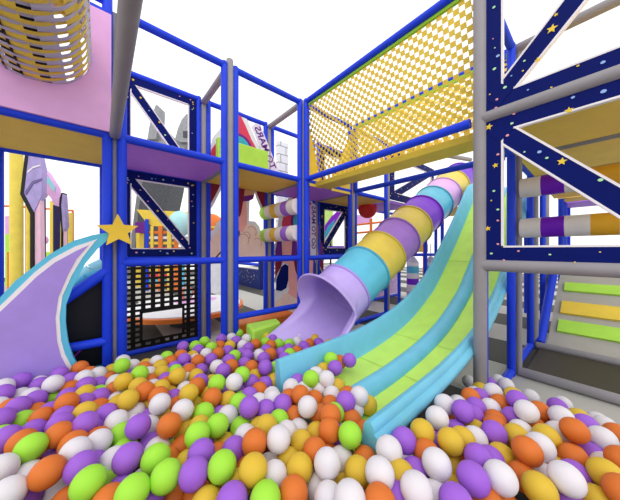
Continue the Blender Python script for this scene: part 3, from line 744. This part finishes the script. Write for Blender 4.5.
# castle-like play house seen through the lower starry panel
def castle():
    c = inv(163, 235, f=9.0)
    t = thing('play_house', 'multi-coloured slatted play house with a yellow roof and pale dome', 'play house', (c.x, c.y, 0))
    dx = Vector((CC, -CS, 0)); dy = Vector((CS, CC, 0))
    def bx(px0, px1, py0, py1, dep, m, name, th=.25):
        a = inv(px0, py1, f=dep); b = inv(px1, py0, f=dep)
        p0 = Vector((a.x, a.y, 0)); p1 = Vector((b.x, b.y, 0))
        vs = [(*p0.xy, a.z), (*p1.xy, a.z), (*(p1+dy*th).xy, a.z), (*(p0+dy*th).xy, a.z), (*p0.xy, b.z), (*p1.xy, b.z), (*(p1+dy*th).xy, b.z), (*(p0+dy*th).xy, b.z)]
        return MB().add(vs, [(3,2,1,0),(4,5,6,7),(0,1,5,4),(1,2,6,5),(2,3,7,6),(3,0,4,7)], 0, False).build(name, m, t)
    a = [inv(px, py, f=8.8) for px, py in ((136.5, 209.5), (188, 212), (188, 218), (176, 227), (160, 226), (152, 226), (145, 221))]
    vs = list(a)+[v+dy*.9 for v in a]; n = len(a)
    MB().add(vs, [tuple(range(n)), tuple(reversed(range(n, 2*n)))]+[(i, (i+1) % n, n+(i+1) % n, n+i) for i in range(n)], 0, False).build('roof', YEL, t)
    dm = inv(180, 224, f=8.5); MB().sphere((dm.x, dm.y, dm.z), .36, sc=(1, 1, 1.25)).build('dome', mat('pale_aqua', (178, 228, 230)), t)
    cols = [(145, 148, BLUE), (150.5, 153, YEL), (158, 162, ORANGE), (167, 171, YEL), (174, 178, ORANGE), (181, 184, CYAN)]
    for x0, x1, m in cols: bx(x0, x1, 226 if x0 > 150 else 219, 302, 8.7, m, 'upright', .04)
    sl = [ORANGE, WHITE, YEL, RED, CYAN]
    for k in range(12): bx(148, 188, 231+k*5.4, 233.6+k*5.4, 8.75, sl[k % 5], 'slat', .04)
    bx(135, 144, 222, 233, 9.6, PRT, 'awning'); bx(136, 139.5, 233, 300, 9.6, YEL, 'upright')
castle()
# leaning stone rocket tower with fins
def tower():
    t = thing('stone_tower', 'grey stone rocket tower with two tall fins behind the starry panels', 'tower', tuple(inv(150, 250, f=12).xy)+(0,))
    dy = Vector((CS, CC, 0))
    def pl(pts, dep, m, name, th):
        a = [inv(px, py, f=dep) for px, py in pts]; n = len(a)
        MB().add(list(a)+[v+dy*th for v in a], [tuple(range(n)), tuple(reversed(range(n, 2*n)))]+[(i, (i+1) % n, n+(i+1) % n, n+i) for i in range(n)], 0, False).build(name, m, t)
    pl([(148, 140), (177, 140), (171, 187), (165, 215), (160, 279), (132, 279), (138, 215)], 12, DSTONE, 'shaft', 1.2)
    pl([(147, 139), (158, 123), (173, 138), (187, 141), (187, 146), (180, 153), (165, 154), (147, 152)], 11.8, STONE, 'cradle', 1.0)
    pl([(147.4, 139), (149, 128), (153, 112), (156, 104.5), (158.5, 106), (159, 110), (158, 125), (156, 139)], 11.6, STONE, 'fin', .5)
    pl([(175, 139), (178, 128), (182, 119), (187, 113.5), (189, 117), (189, 142), (180, 142)], 11.6, STONE, 'fin', .5)
    pl([(183, 131), (187, 131), (187, 137), (183, 137)], 11.55, DSTONE, 'hatch', .1)
    pl([(139, 176), (148, 178), (138, 215), (132, 278), (126, 278)], 12.4, mat('grey_buttress', (126, 126, 130)), 'buttress', .5)
tower()
# yellow columns, spears and arch seen through the left opening
DY = Vector((CS, CC, 0))
def cut(parent, pts, dep, m, name, th):
    a = [inv(px, py, f=dep) for px, py in pts]; n = len(a)
    return MB().add(list(a)+[v+DY*th for v in a], [tuple(range(n)), tuple(reversed(range(n, 2*n)))]+[(i, (i+1) % n, n+(i+1) % n, n+i) for i in range(n)], 0, False).build(name, m, parent)
def col(px, dep, z1, r, label):
    p = inv(px, 250, f=dep)
    tag(MB().tube((p.x, p.y, Z0), (p.x, p.y, z1), r, n=28).build('yellow_column', mat('column_yellow', (240, 216, 92))), label, 'column')
col(16.5, 7.0, 4.6, .135, 'thick yellow column seen at the left edge of the opening')
col(28.5, 8.2, 3.4, .06, 'thin yellow column just behind the larger spear')
col(53, 9.0, 3.1, .085, 'yellow column under the pink arch')
col(59.5, 8.6, 3.1, .075, 'yellow column between the pink arch and the smaller spear')
col(69.5, 9.2, 2.7, .09, 'short yellow column right of the smaller spear')
def rail(px0, py0, px1, py1, dep, label, m=ORANGE, r=.035):
    tag(MB().tube(inv(px0, py0, f=dep), inv(px1, py1, f=dep), r, n=14).build('rail', m), label, 'rail')
rail(5, 206, 26, 207, 8.4, 'orange rail behind the thick yellow column')
rail(41, 208.5, 52, 209, 9.2, 'orange rail running to the yellow column under the arch')
rail(66, 210.5, 73, 210.5, 9.4, 'orange rail meeting the short yellow column')
pp = inv(26.5, 250, f=8.6); tag(MB().tube((pp.x, pp.y, Z0), (pp.x, pp.y, 2.9), .035, n=12).build('orange_pole', ORANGE), 'orange pole between the thick column and the larger spear', 'pole')
pp = inv(72.8, 250, f=9.4); tag(MB().tube((pp.x, pp.y, Z0), (pp.x, pp.y, 2.8), .035, n=12).build('orange_pole', ORANGE), 'orange pole at the short yellow column', 'pole')
def spear(label, blade, stem, edge, dep, line=None):
    p = inv(stem[0][0], 250, f=dep); t = thing('spear_cutout', label, 'decoration', (p.x, p.y, 0))
    cut(t, blade, dep, mat('blade_lilac', (168, 152, 206), var=.12), 'blade', .12)
    cut(t, stem, dep+.02, mat('stem_pink', (232, 188, 210)), 'handle', .1)
    cut(t, edge, dep-.01, BLACK, 'edge', .16)
    if line: 
        for ln in line: cut(t, ln[0], dep-.012, ln[1], 'stripe', .01)
spear('larger lilac spear with black edge and pink handle', [(28, 148), (38, 150), (42, 168), (41.5, 195), (33, 214), (22, 194)], [(32, 210), (40, 198), (41.5, 307), (34, 307)],
      [(25.5, 148), (28.8, 148), (23.5, 193), (33.5, 212), (33.5, 307), (30, 307), (30, 214), (20, 194)], 6.2,
      [([(27.3, 171), (33, 166.5), (40, 164.6), (40, 166), (33, 168), (27.3, 173)], WHITE), ([(24.5, 192), (32, 181), (42, 178), (42, 180), (33, 184), (26, 195)], mat('blade_dark', (112, 96, 152)))])
spear('smaller lilac spear with black edge by the short yellow column', [(61, 193), (63.5, 195), (65.5, 226), (63, 232), (60.8, 205)], [(61.8, 225), (64, 229), (63.5, 298), (61.5, 298)],
      [(59.5, 198), (61.5, 192.5), (62, 194), (60.8, 205), (62.4, 230), (62, 298), (60.6, 298), (61, 228), (59, 205)], 7.4)
def arch():
    t = thing('arch_cutout', 'pink arch piece with cyan spots and navy post', 'decoration', tuple(inv(48, 250, f=7.6).xy)+(0,))
    cut(t, [(41.5, 168), (46, 172), (51, 180), (56, 188), (56.5, 206), (54, 205), (51, 198), (47, 194), (43, 194), (41.5, 197)], 7.6, PINK, 'arch', .15)
    cut(t, [(47.5, 176), (50.5, 180), (54.5, 186.5), (55, 192), (51.5, 189), (49, 184.5), (46.5, 183)], 7.58, mat('cyan_spot', (150, 218, 234)), 'cyan_spot', .01)
    cut(t, [(53, 205), (56.5, 205), (56, 296.7), (53.2, 296.7)], 7.62, mat('navy_post', (38, 28, 92)), 'post', .12)
    cut(t, [(39.5, 198), (41.5, 198), (42, 298.6), (40, 298.6)], 7.3, mat('navy_post', (38, 28, 92)), 'post', .12)
    cut(t, [(41, 170), (42, 170), (42, 298.6), (41, 298.6)], 7.29, TEAL, 'cyan_edge', .02)
arch()
p = inv(44.5, 240, f=10.5)
t = thing('pink_knob', 'pink rounded knob on a foot beyond the larger spear', 'ornament', (p.x, p.y, Z0))  # plain pink rounded shape, gives no light
MB().sphere((p.x, p.y, p.z), .13, sc=(1, 1, 1.4)).build('globe', mat('blob_pink', (238, 176, 226)), t)
MB().tube((p.x, p.y, Z0), (p.x, p.y, p.z-.1), .09, r2=.03).build('foot', mat('blob_pink', (238, 176, 226)), t)
def bl(px0, px1, py0, py1, dep, m, name, label, cat='foam block', th=.4):
    a = inv(px0, py1, f=dep); b = inv(px1, py0, f=dep); p0 = a.copy(); p1 = Vector((b.x, b.y, a.z)); d = DY*th; hz = b.z-a.z
    vs = [p0, p1, p1+d, p0+d]; vs = vs+[v+Vector((0, 0, hz)) for v in vs]
    o = MB().add(vs, [(3,2,1,0),(4,5,6,7),(0,1,5,4),(1,2,6,5),(2,3,7,6),(3,0,4,7)], 0, False).build(name, m); return tag(o, label, cat)
gy = lambda dep: 250+(H-Z0)*F/dep
bl(5, 9.5, 216, 234, 9.8, PINK, 'wall_tile', 'small pink panel left of the thick yellow column', 'panel', .08)
bl(5, 10, 234, gy(9.8), 9.8, LIME, 'foam_block', 'lime block left of the thick yellow column')
bl(41.5, 52, 252, gy(10.4), 10.4, LIME, 'foam_block', 'lime block beyond the larger spear')
bl(7, 9.5, 252, gy(9.2), 9.2, ORANGE, 'foam_block', 'orange block at the foot of the thick yellow column')
# orange dome behind the rocket
p = inv(211, 250, f=8.6)
t = thing('orange_dome', 'orange domed hut behind the first rocket', 'hut', (p.x, p.y, 0))
MB().tube((p.x, p.y, Z0), (p.x, p.y, 2.08), .42, n=32).build('hut_wall', PALE, t)
MB().tube((p.x, p.y, 2.06), (p.x, p.y, 2.12), .46, n=32).build('yellow_band', YEL, t)
MB().sphere((p.x, p.y, 2.12), .45, sc=(1, 1, 1.05)).build('roof', ORANGE, t)
# red ball, orange rails, pink screens, striped columns behind the tube slide
p = inv(367.5, 209, f=6.0)
t = thing('hanging_ball', 'red punch ball hanging below the purple deck', 'ball', (p.x, p.y, p.z-.22))
MB().sphere(p, .225).build('ball', mat('ball_red', (226, 50, 46), bump=.3, bscale=10), t)
MB().tube((p.x, p.y, p.z+.2), (p.x, p.y, L2+.0), .02, n=10).build('cord', BLACK, t)
rail(356, 225, 391, 221, 8.6, 'upper orange rail behind the red ball')
rail(356, 233, 391, 230, 8.6, 'lower orange rail behind the red ball')
pp = inv(371, 250, f=8.5); tag(MB().tube((pp.x, pp.y, Z0), (pp.x, pp.y, 2.4), .05, n=14).build('orange_pole', ORANGE), 'orange pole behind the red ball', 'pole')
bl(356, 372, 215, 224, 9.4, PINK, 'wall_tile', 'pink panel above the orange rails', 'panel', .08)
def bubble():
    t = thing('bubble_screen', 'pale pink bubble-print screen below the tube slide', 'screen', (6.1, YB, 0))
    MB().box((X[4]+.15, YB-.01, 0), (X[6]-.12, YB+.02, L1-.05)).build('sheet', mat('bubble_pink', (220, 186, 232), var=.1, scale=3), t)
    s = MB(); rnd = random.Random(5)
    for k in range(40):
        r = rnd.uniform(.01, .035); s.prism(ell((rnd.uniform(5.1, 7.05), rnd.uniform(.16, 1.08)), r, r, 12), 'y', YB-.013, .002)
    s.build('bubble_print', mat('bubble_pale', (240, 224, 246)), t)
bubble()
def hanging_bag(x, y, label):
    t = thing('striped_bag', label, 'punch bag', (x, y, 0)); r = .15
    bands = [(Z0+.05, .24, PINK), (.24, .42, WHITE), (.42, .58, VIOLET), (.58, .72, WHITE), (.72, .9, CYAN), (.9, 1.0, WHITE)]
    for a, b, m in bands: MB().tube((x, y, a), (x, y, b), r, n=24).build('band', m, t)
    MB().tube((x, y, 1.0), (x, y, 1.15), r, r2=.05, n=24).build('cone_top', LGREY, t)
    MB().tube((x, y, 1.15), (x, y, 1.5), .012, n=8).build('strap', GREY, t)
hanging_bag(6.32, 3.22, 'striped pink, white and violet bag left of the orange pole')
hanging_bag(6.85, 2.98, 'striped bag next to the wave slide side wall')
pp = inv(424.5, 250, f=6.7); tag(MB().tube((pp.x, pp.y, Z0), (pp.x, pp.y, 1.75), .045, n=14).build('orange_pole', ORANGE), 'orange pole between the two striped bags', 'pole')
bay('blue tube frame above the striped bags', (5.75, 3.35, 0), (7.1, 2.9, 0), (L1,), Z0, 2.3)
bl(402, 428, 244, 252, 7.2, YEL, 'foam_block', 'yellow shelf above the striped bags', 'shelf', .5)
# violet shard behind the starry panel
def shard():
    p = inv(330, 225, f=7.4); t = thing('crystal_shard', 'purple and cyan crystal shard behind a starry panel', 'decoration', (p.x, p.y, 0))
    cut(t, [(320.5, 242), (321.5, 230), (331, 217), (344, 205), (347, 206), (341, 220), (330, 235)], 7.4, mat('shard_violet', (150, 40, 205)), 'crystal', .25)
    cut(t, [(320.8, 241), (328, 226), (335, 219), (333, 227), (326, 238)], 7.38, TEAL, 'facet', .03)
    cut(t, [(330, 240), (331.5, 240), (331.5, 295), (330, 295)], 7.45, BLACK, 'stand', .1)
    cut(t, [(322, 246), (346, 246), (346, 252), (322, 252)], 7.44, VIOLET, 'plinth', .3)
shard()
bl(319, 333, 205, 247, 9.6, mat('lime_print', (196, 232, 120)), 'wall_tile', 'lime printed panel behind the crystal shard', 'panel', .08)
# foam blocks far right under the slide
bl(505.5, 511, 291, gy(8.0), 8.0, PINK, 'foam_block', 'pink block beyond the slide near the blue post')
bl(511.5, 522, 290, gy(7.4), 7.4, YEL, 'foam_block', 'yellow block beyond the dark mat between blue posts')
bl(507, 524, 276, 281, 8.6, GREY, 'rail_wall', 'grey rail beyond the yellow block', 'rail', .06)
# ------------------------------------------------------------------ balls
BR = .06
BALLS = {
 (0, 340): "W 45 285 P 30 345 P 140 265 W 240 255 P 225 292 P 365 215 W 340 285 O 440 287 W 125 335 W 200 350 G 325 355 P 130 425 P 230 385 O 85 415 W 5 400 O 205 443 P 285 452 P 440 345 O 430 400 P 445 250 W 525 250 W 605 228 P 535 297 P 605 270 Y 540 345 G 605 320 P 540 390 P 605 370 O 525 437 O 600 410 Y 530 470 Y 605 460 G 135 487 O 275 483 P 420 480 P 30 495 O 500 160 O 560 212",
 (100, 340): "W 135 138 G 140 172 P 150 218 Y 160 265 Y 72 192 O 75 225 W 75 272 O 90 322 W 95 362 G 175 315 Y 185 385 Y 95 412 O 105 447 Y 270 157 O 285 180 W 355 145 Y 370 180 G 420 112 O 435 135 P 455 162 O 500 107 P 515 42 G 590 38 P 605 68 P 515 135 P 545 172 Y 560 102 O 600 142 W 580 122 G 455 195 Y 470 237 G 255 220 W 210 172 W 320 205 O 320 247 Y 380 217 P 390 250 O 400 292 W 345 287 O 295 322 Y 240 292 Y 425 320 W 515 300 P 440 360 Y 540 350 O 465 412 O 360 367 W 370 417 Y 275 420 Y 395 470 W 515 457 W 215 472 W 130 482 P 300 470 P 40 482 O 560 202 Y 585 240 P 605 262 W 545 237 O 615 292 G 605 455 Y 600 397 Y 370 320 P 612 190 Y 560 487",
 (200, 320): "P 132 117 W 195 110 P 225 130 G 28 135 G 75 170 G 358 65 G 240 85 G 412 60 P 447 75 P 445 37 Y 408 108 W 510 65 W 490 95 P 535 108 O 565 90 G 600 40 P 450 120 G 405 140 O 445 157 G 490 150 G 548 148 W 600 135 P 300 175 O 345 150 W 265 157 W 295 117 W 335 112 P 370 107 W 30 215 O 112 210 P 55 245 P 165 195 P 195 192 Y 185 160 O 118 162 W 140 162 G 220 225 P 295 220 W 358 217 P 410 187 O 440 210 P 505 205 P 550 182 O 600 197 G 555 212 P 525 242 P 395 240 O 195 287 P 180 252 W 105 290 P 20 312 P 280 275 O 320 307 P 400 305 G 470 300 P 135 325 G 270 350 W 210 402 G 105 410 Y 70 377 O 20 417 P 10 377 Y 40 462 P 250 432 P 325 397 O 385 390 W 420 382 Y 350 362 Y 490 397 P 535 340 P 585 372 O 610 342 W 580 417 O 545 467 O 605 467 P 450 437 O 355 440 W 445 475 G 250 477 O 90 492 P 155 467 Y 175 487 P 320 477 W 375 495",
 (300, 340): "P 25 40 O 60 25 P 110 20 P 45 77 P 130 40 O 205 -35 Y 135 175 P 75 207 O 5 222 W 90 227 W 158 257 G 68 257 W 35 310 O 5 360 W 120 332 W 205 332 O 100 372 O 175 405 P 285 402 W 362 367 W 62 425 G 228 442 Y 230 312 O 285 347 W 340 470 Y 420 432 W 420 462 O 195 490 O 120 490",
 (400, 360): "W 260 282 W 350 257 W 415 195 W 437 137 Y 480 180 P 550 150 W 610 132 O 445 247 P 510 235 W 570 207 O 600 262 W 540 295 P 390 338 P 475 312 P 475 347 W 235 382 O 318 367 P 370 437 O 240 442 Y 480 422 O 585 352 O 565 405 Y 135 470 W 30 462 W 490 492 P 590 477 P 5 462",
 (500, 370): "W 35 92 Y 85 162 W 190 167 P 100 202 O 20 217 W 155 272 O 245 252 P 355 227 W 390 212 W 360 287 O 440 382 Y 490 302 P 530 352 W 610 322 W 610 430 O 15 312 P 75 307 O 245 362 W 335 387 W 150 372 Y 75 402 Y 305 432",
 (0, 420): "P 70 112 P 185 62 O 105 157 O 260 40 P 400 22 G 208 187 O 395 87 O 485 132 P 525 47 P 590 37 O 595 97 W 40 292 W 155 327 P 315 237 O 290 357 W 480 217 W 600 167 P 470 312 P 590 252 W 85 442 W 350 432 G 570 410 O 490 422 O 445 482 W 270 492 P 180 452 G 55 497 O 160 282",
 (100, 420): "O 35 67 W 110 27 W 190 22 P 225 65 W 320 45 O 418 57 Y 360 10 Y 530 45 Y 595 60 G 595 120 O 495 157 Y 530 250 P 605 220 P 575 350 G 160 162 P 170 267 G 110 87 W 40 152 P 35 227 W 60 282 G 40 392 P 310 132 W 375 162 G 340 250 O 440 242 G 415 380 W 250 367 P 120 412 G 215 452 P 330 472 O 85 482 O 460 452 W 450 492 O 600 452",
 (200, 400): "G 25 97 O 90 17 P 125 82 W 190 102 P 298 65 Y 170 17 G 225 27 W 375 27 P 420 72 P 500 42 O 565 97 W 450 12 G 115 180 G 240 167 Y 365 152 Y 420 172 G 490 132 Y 165 257 W 290 227 O 345 290 W 490 270 W 555 207 W 610 162 P 215 337 P 50 325 G 25 207 O 130 332 O 275 417 Y 325 467 W 430 397 W 480 452 Y 550 352 Y 610 267 Y 610 402 G 137 445 W 120 422 P 10 462",
 (200, 420): "O 25 432 Y 40 492 P 210 472 G 405 462 O 570 432 Y 235 372",
 (300, 420): "Y 85 97 O 110 22 O 195 45 G 295 110 O 320 37 O 430 95 P 560 75 O 160 152 O 70 202 Y 20 147 Y 40 290 W 170 297 W 250 252 O 390 232 W 550 217 P 230 142 Y 365 355 Y 285 402 W 130 400 W 185 482 W 340 492 W 505 367 O 485 472 O 10 432 P 470 247 Y 600 342 P 600 452",
 (400, 420): "Y 325 162 Y 410 142 O 30 157 W 30 207 O 145 182 P 245 167 P 70 302 W 220 300 Y 325 292 W 515 137 P 495 255 P 570 237 O 400 282 P 475 397 Y 330 420 W 75 442 W 210 442 W 600 372 O 600 472 W 430 482 O 510 482 P 320 497 Y 615 197",
 (520, 420): "W 145 192 O 40 217 O 330 195 O 310 245 P 420 187 W 525 37 W 525 152 O 600 92 W 530 262 Y 510 352 O 600 442 Y 465 472 P 370 372 W 290 397 W 130 322 Y 105 412 O 10 322 Y 240 302 P 305 482 O 610 262",
}
FRONT = {   # balls that lie on top of their neighbours
 (0, 340): "430 400 340 285 365 215", (0, 420): "208 187 395 87 290 357 40 292 85 442 470 312 570 410 480 217",
 (100, 420): "340 250 170 267 225 65 415 380 215 452 418 57 575 350 605 220 595 120", (100, 340): "140 172 160 265 185 385 255 220 295 322 470 237 540 350 370 417 515 42 515 457",
 (200, 320): "135 325 210 402 105 410 400 305 535 340 270 350 300 175 132 117", (200, 400): "298 65 345 290 490 270 50 325 137 445 325 467 480 452 115 180", (200, 420): "210 472 405 462 570 432",
 (300, 420): "295 110 430 95 195 45 550 217 560 75 170 297 185 482 365 355 505 367 485 472 340 492", (300, 340): "62 425 228 442 158 257 362 367 285 402 68 257 195 490",
 (400, 360): "260 282 390 338 415 195 550 150 235 382", (500, 370): "155 272 440 382 35 92 190 167 20 217 355 227", (400, 420): "325 162 495 255 220 300 475 397 75 442 600 372",
 (520, 420): "145 192 510 352 525 152 40 217 105 412 290 397 600 442"}
SLIDE_BALLS = [('G', 328.2, 358.5), ('O', 337.5, 360.5), ('P', 347.3, 360.6), ('P', 333, 367)]
EDGE = [(400, 402), (420, 397), (442, 388), (470, 381), (500, 372), (530, 390), (560, 397), (600, 412), (640, 430)]
def edge_y(px):
    if px < 400: return None
    for (a, b), (c, d) in zip(EDGE, EDGE[1:]):
        if a <= px <= c: return b+(d-b)*(px-a)/(c-a)
    return 440
def heap_z(px, py):
    z = .315
    e = edge_y(px)
    if e is not None and px > 415:
        s = min(1, max(0, (py-e-2)/16)); z = .0+.31*s
    elif py < 362: z = .24+.075*max(0, min(1, (py-335)/27))
    return z
def is_front(o, x, y):
    w = FRONT.get(o, '').split()
    return any(abs(float(w[k])-x) < 4 and abs(float(w[k+1])-y) < 4 for k in range(0, len(w), 2))
balls = []
for (ox, oy), txt in BALLS.items():
    w = txt.split()
    for k in range(0, len(w), 3):
        px = ox+float(w[k+1])/6.2; py = oy+float(w[k+2])/6.2
        z = heap_z(px, py); p = inv(px, py, z=z)
        balls.append([w[k], p.copy(), p.copy(), 'heap' if px < 395 or p.y > .78 else 'right', py+(28 if is_front((ox, oy), float(w[k+1]), float(w[k+2])) else 0)])
for c, px, py in SLIDE_BALLS:
    u, v = 1.7, 1.42
    p = inv(px, py, y=1.48)
    balls.append([c, p.copy(), p.copy(), 'slide', py])
# drop traced repeats, then push overlapping balls apart a little
keep = []
for b in balls:
    if all((b[1]-k[1]).length > .05 for k in keep): keep.append(b)
balls = keep
CAMP = Vector((0, 0, H))
for b in balls: b.insert(4, (b[1]-CAMP).normalized())
for it in range(110):
    for i in range(len(balls)):
        bi = balls[i]
        for j in range(i+1, len(balls)):
            bj = balls[j]; d = bj[1]-bi[1]
            if abs(d.x) > .12 or abs(d.y) > .12: continue
            L = d.length
            if 1e-5 < L < 1.97*BR:
                s = (1.97*BR-L); dn = d/L
                nb, fb = (bi, bj) if bi[5] > bj[5] else (bj, bi)      # the lower one in view lies nearer, on top
                nb[1] -= nb[4]*s*.22; fb[1] += fb[4]*s*.22
                bi[1] -= dn*s*.08; bj[1] += dn*s*.08
    for b in balls:
        o = b[1]-b[2]
        k = o.dot(b[4]); lat = o-b[4]*k; k = max(-.10, min(.12, k))
        if lat.length > .018: lat = lat*(.018/lat.length)
        b[1] = b[2]+lat+b[4]*k
        if b[1].z < Z0+BR: b[1].z = Z0+BR
        p = b[1]
        if p.x > .98:                       # keep clear of the slide sides
            if 1.50 < p.y < 1.57: p.y = 1.50
            if 1.57 <= p.y < 1.715: p.y = 1.715
            if .70 < p.y < .88 and p.x > 1.0: p.y = .88 if p.y > .78 else .64
            if .64 < p.y < .78 and p.x > 1.0: p.y = .64
            if .88 <= p.y <= 1.51 and p.z < bed_z(p.x)+BR: p.z = bed_z(p.x)+BR+.002
        if p.x < -.02 and p.y > 2.93-BR and p.y < 3.05: p.y = 2.93-BR
COLS = {'W': ('white', (222, 217, 222)), 'P': ('purple', (156, 96, 208)), 'O': ('orange', (214, 114, 46)), 'Y': ('yellow', (216, 180, 56)), 'G': ('lime green', (160, 222, 64))}
BM = {k: mat('ball_'+n.replace(' ', '_'), rgb, rough=.5, spec=.25, var=.02) for k, (n, rgb) in COLS.items()}
bmesh_ = {}
for k in COLS:
    me = MB().sphere((0, 0, 0), BR, 28, 18)
    o = me.build('pit_ball', BM[k]); bmesh_[k] = o.data; bpy.data.objects.remove(o)
def size_of(b):
    x, y, f = proj(*b[1]); return 1/f, (-14 < x < 634 and y < 514)
ranked = sorted(balls, key=lambda b: (b[3] != 'slide', not size_of(b)[1], -size_of(b)[0]))
single, rest = ranked[:300], ranked[300:]
SL = {0: 'lime ball on the wave slide lane, highest of the four resting there', 1: 'orange ball squeezed between lime and purple balls on the slide', 2: 'purple ball alone farthest up the wave slide', 3: 'purple ball under the lime ball on the wave slide'}
ns = 0
for b in single:
    o = bpy.data.objects.new('pit_ball', bmesh_[b[0]]); C.objects.link(o); o.location = b[1]
    o.rotation_euler = (random.uniform(0, 6), random.uniform(0, 6), random.uniform(0, 6))
    n = COLS[b[0]][0]
    if b[3] == 'slide':
        i = min(range(4), key=lambda k: (inv(SLIDE_BALLS[k][1], SLIDE_BALLS[k][2], y=1.48)-b[2]).length); tag(o, SL[i], 'ball')
    elif b[3] == 'right': tag(o, 'plain '+n+' plastic ball in the heap between wave slide and grey post', 'ball', n+' balls right of the wave slide')
    else: tag(o, 'plain '+n+' plastic ball in the main pit left of the wave slide', 'ball', n+' balls in the main pit')
# the rest of the pit: far and buried balls as one mass
mass = MB(); keys = list(COLS)
placed = [b[1] for b in balls]
for b in rest: mass.sphere(b[1], BR, 18, 11, keys.index(b[0]))
FAR = [(90, 374), (112, 370), (140, 362), (180, 356), (205, 347), (232, 338), (300, 334)]
def in_pit(x, y):
    px, py, f = proj(x, y, .2)
    if f > .25 and y > 2 and 90 < px < 300:
        for (a, b), (c, d) in zip(FAR, FAR[1:]):
            if a <= px <= c and py < b+(d-b)*(px-a)/(c-a)+4: return False
    if x < -1.7 or y < -.9: return False
    if y > 2.85 and x < X[0]: return False
    if y > 3.1 and not (x > X[0]+.05 and y < 3.35 and x < X[1]): return False
    px, py, f = proj(x, y, .3)
    if f < .25: return x < 1.7
    e = edge_y(px)
    if px > 395 and y < .75:
        return py > (e or 0)+4 and x < 2.6
    if x > 1.0 and .62 < y < 1.73: return x < .98
    if x > 2.3: return False
    return not (x > 1.05 and .62 < y < 1.73)
rnd = random.Random(3); fill = []
gx = -1.7
rows = 0
while gx < 2.6:
    gy_ = -.9+(rows % 2)*.06
    while gy_ < 3.3:
        x = gx+rnd.uniform(-.012, .012); y = gy_+rnd.uniform(-.012, .012)
        if in_pit(x, y):
            px, py, f = proj(x, y, .3)
            zt = heap_z(px, py) if f > .25 and px < 640 else .3
            for z in ((zt, zt-.10, zt-.2) if zt > .22 else (zt,)):
                z += rnd.uniform(-.012, .012)
                z = max(Z0+BR, z)
                pt = Vector((x, y, z))
                if all((pt-q).length > (.118 if z > zt-.06 and f > .25 and -10 < px < 630 and py < 500 else .116) for q in placed): fill.append((pt, rnd.choice('WPOYG' if px < 400 else 'WPOYWO'))); placed.append(pt)
        gy_ += .125
    gx += .108; rows += 1
for p, c in fill: mass.sphere(p, BR, 18, 11, keys.index(c))
o = mass.build('pit_balls', [BM[k] for k in keys]); tag(o, 'mass of small far and buried plastic balls filling the pit', 'balls'); o['kind'] = 'stuff'
print('balls', len(balls), 'fill', len(fill))
# ------------------------------------------------------------------ light and camera
w = bpy.data.worlds.new('World'); scene.world = w; w.use_nodes = True
bg = w.node_tree.nodes['Background']; bg.inputs[0].default_value = (.955, .955, .955, 1); bg.inputs[1].default_value = 1.38
sun = bpy.data.lights.new('sun', 'SUN'); sun.energy = .6; sun.angle = math.radians(40)
so = bpy.data.objects.new('sun', sun); C.objects.link(so); so.rotation_euler = Vector((.48, .5, -.74)).to_track_quat('-Z', 'Y').to_euler()
cam = bpy.data.cameras.new('camera'); cam.lens = F/620*36; cam.sensor_width = 36; cam.sensor_fit = 'HORIZONTAL'; cam.clip_start = .02
co = bpy.data.objects.new('camera', cam); C.objects.link(co); co.location = (0, 0, H)
co.rotation_euler = (math.radians(90), 0, -math.atan2(CS, CC)); scene.camera = co
scene.view_settings.view_transform = 'Standard'; scene.view_settings.look = 'None'; scene.view_settings.exposure = 0; scene.view_settings.gamma = 1
scene.view_settings.use_curve_mapping = False
scene.cycles.max_bounces = 10
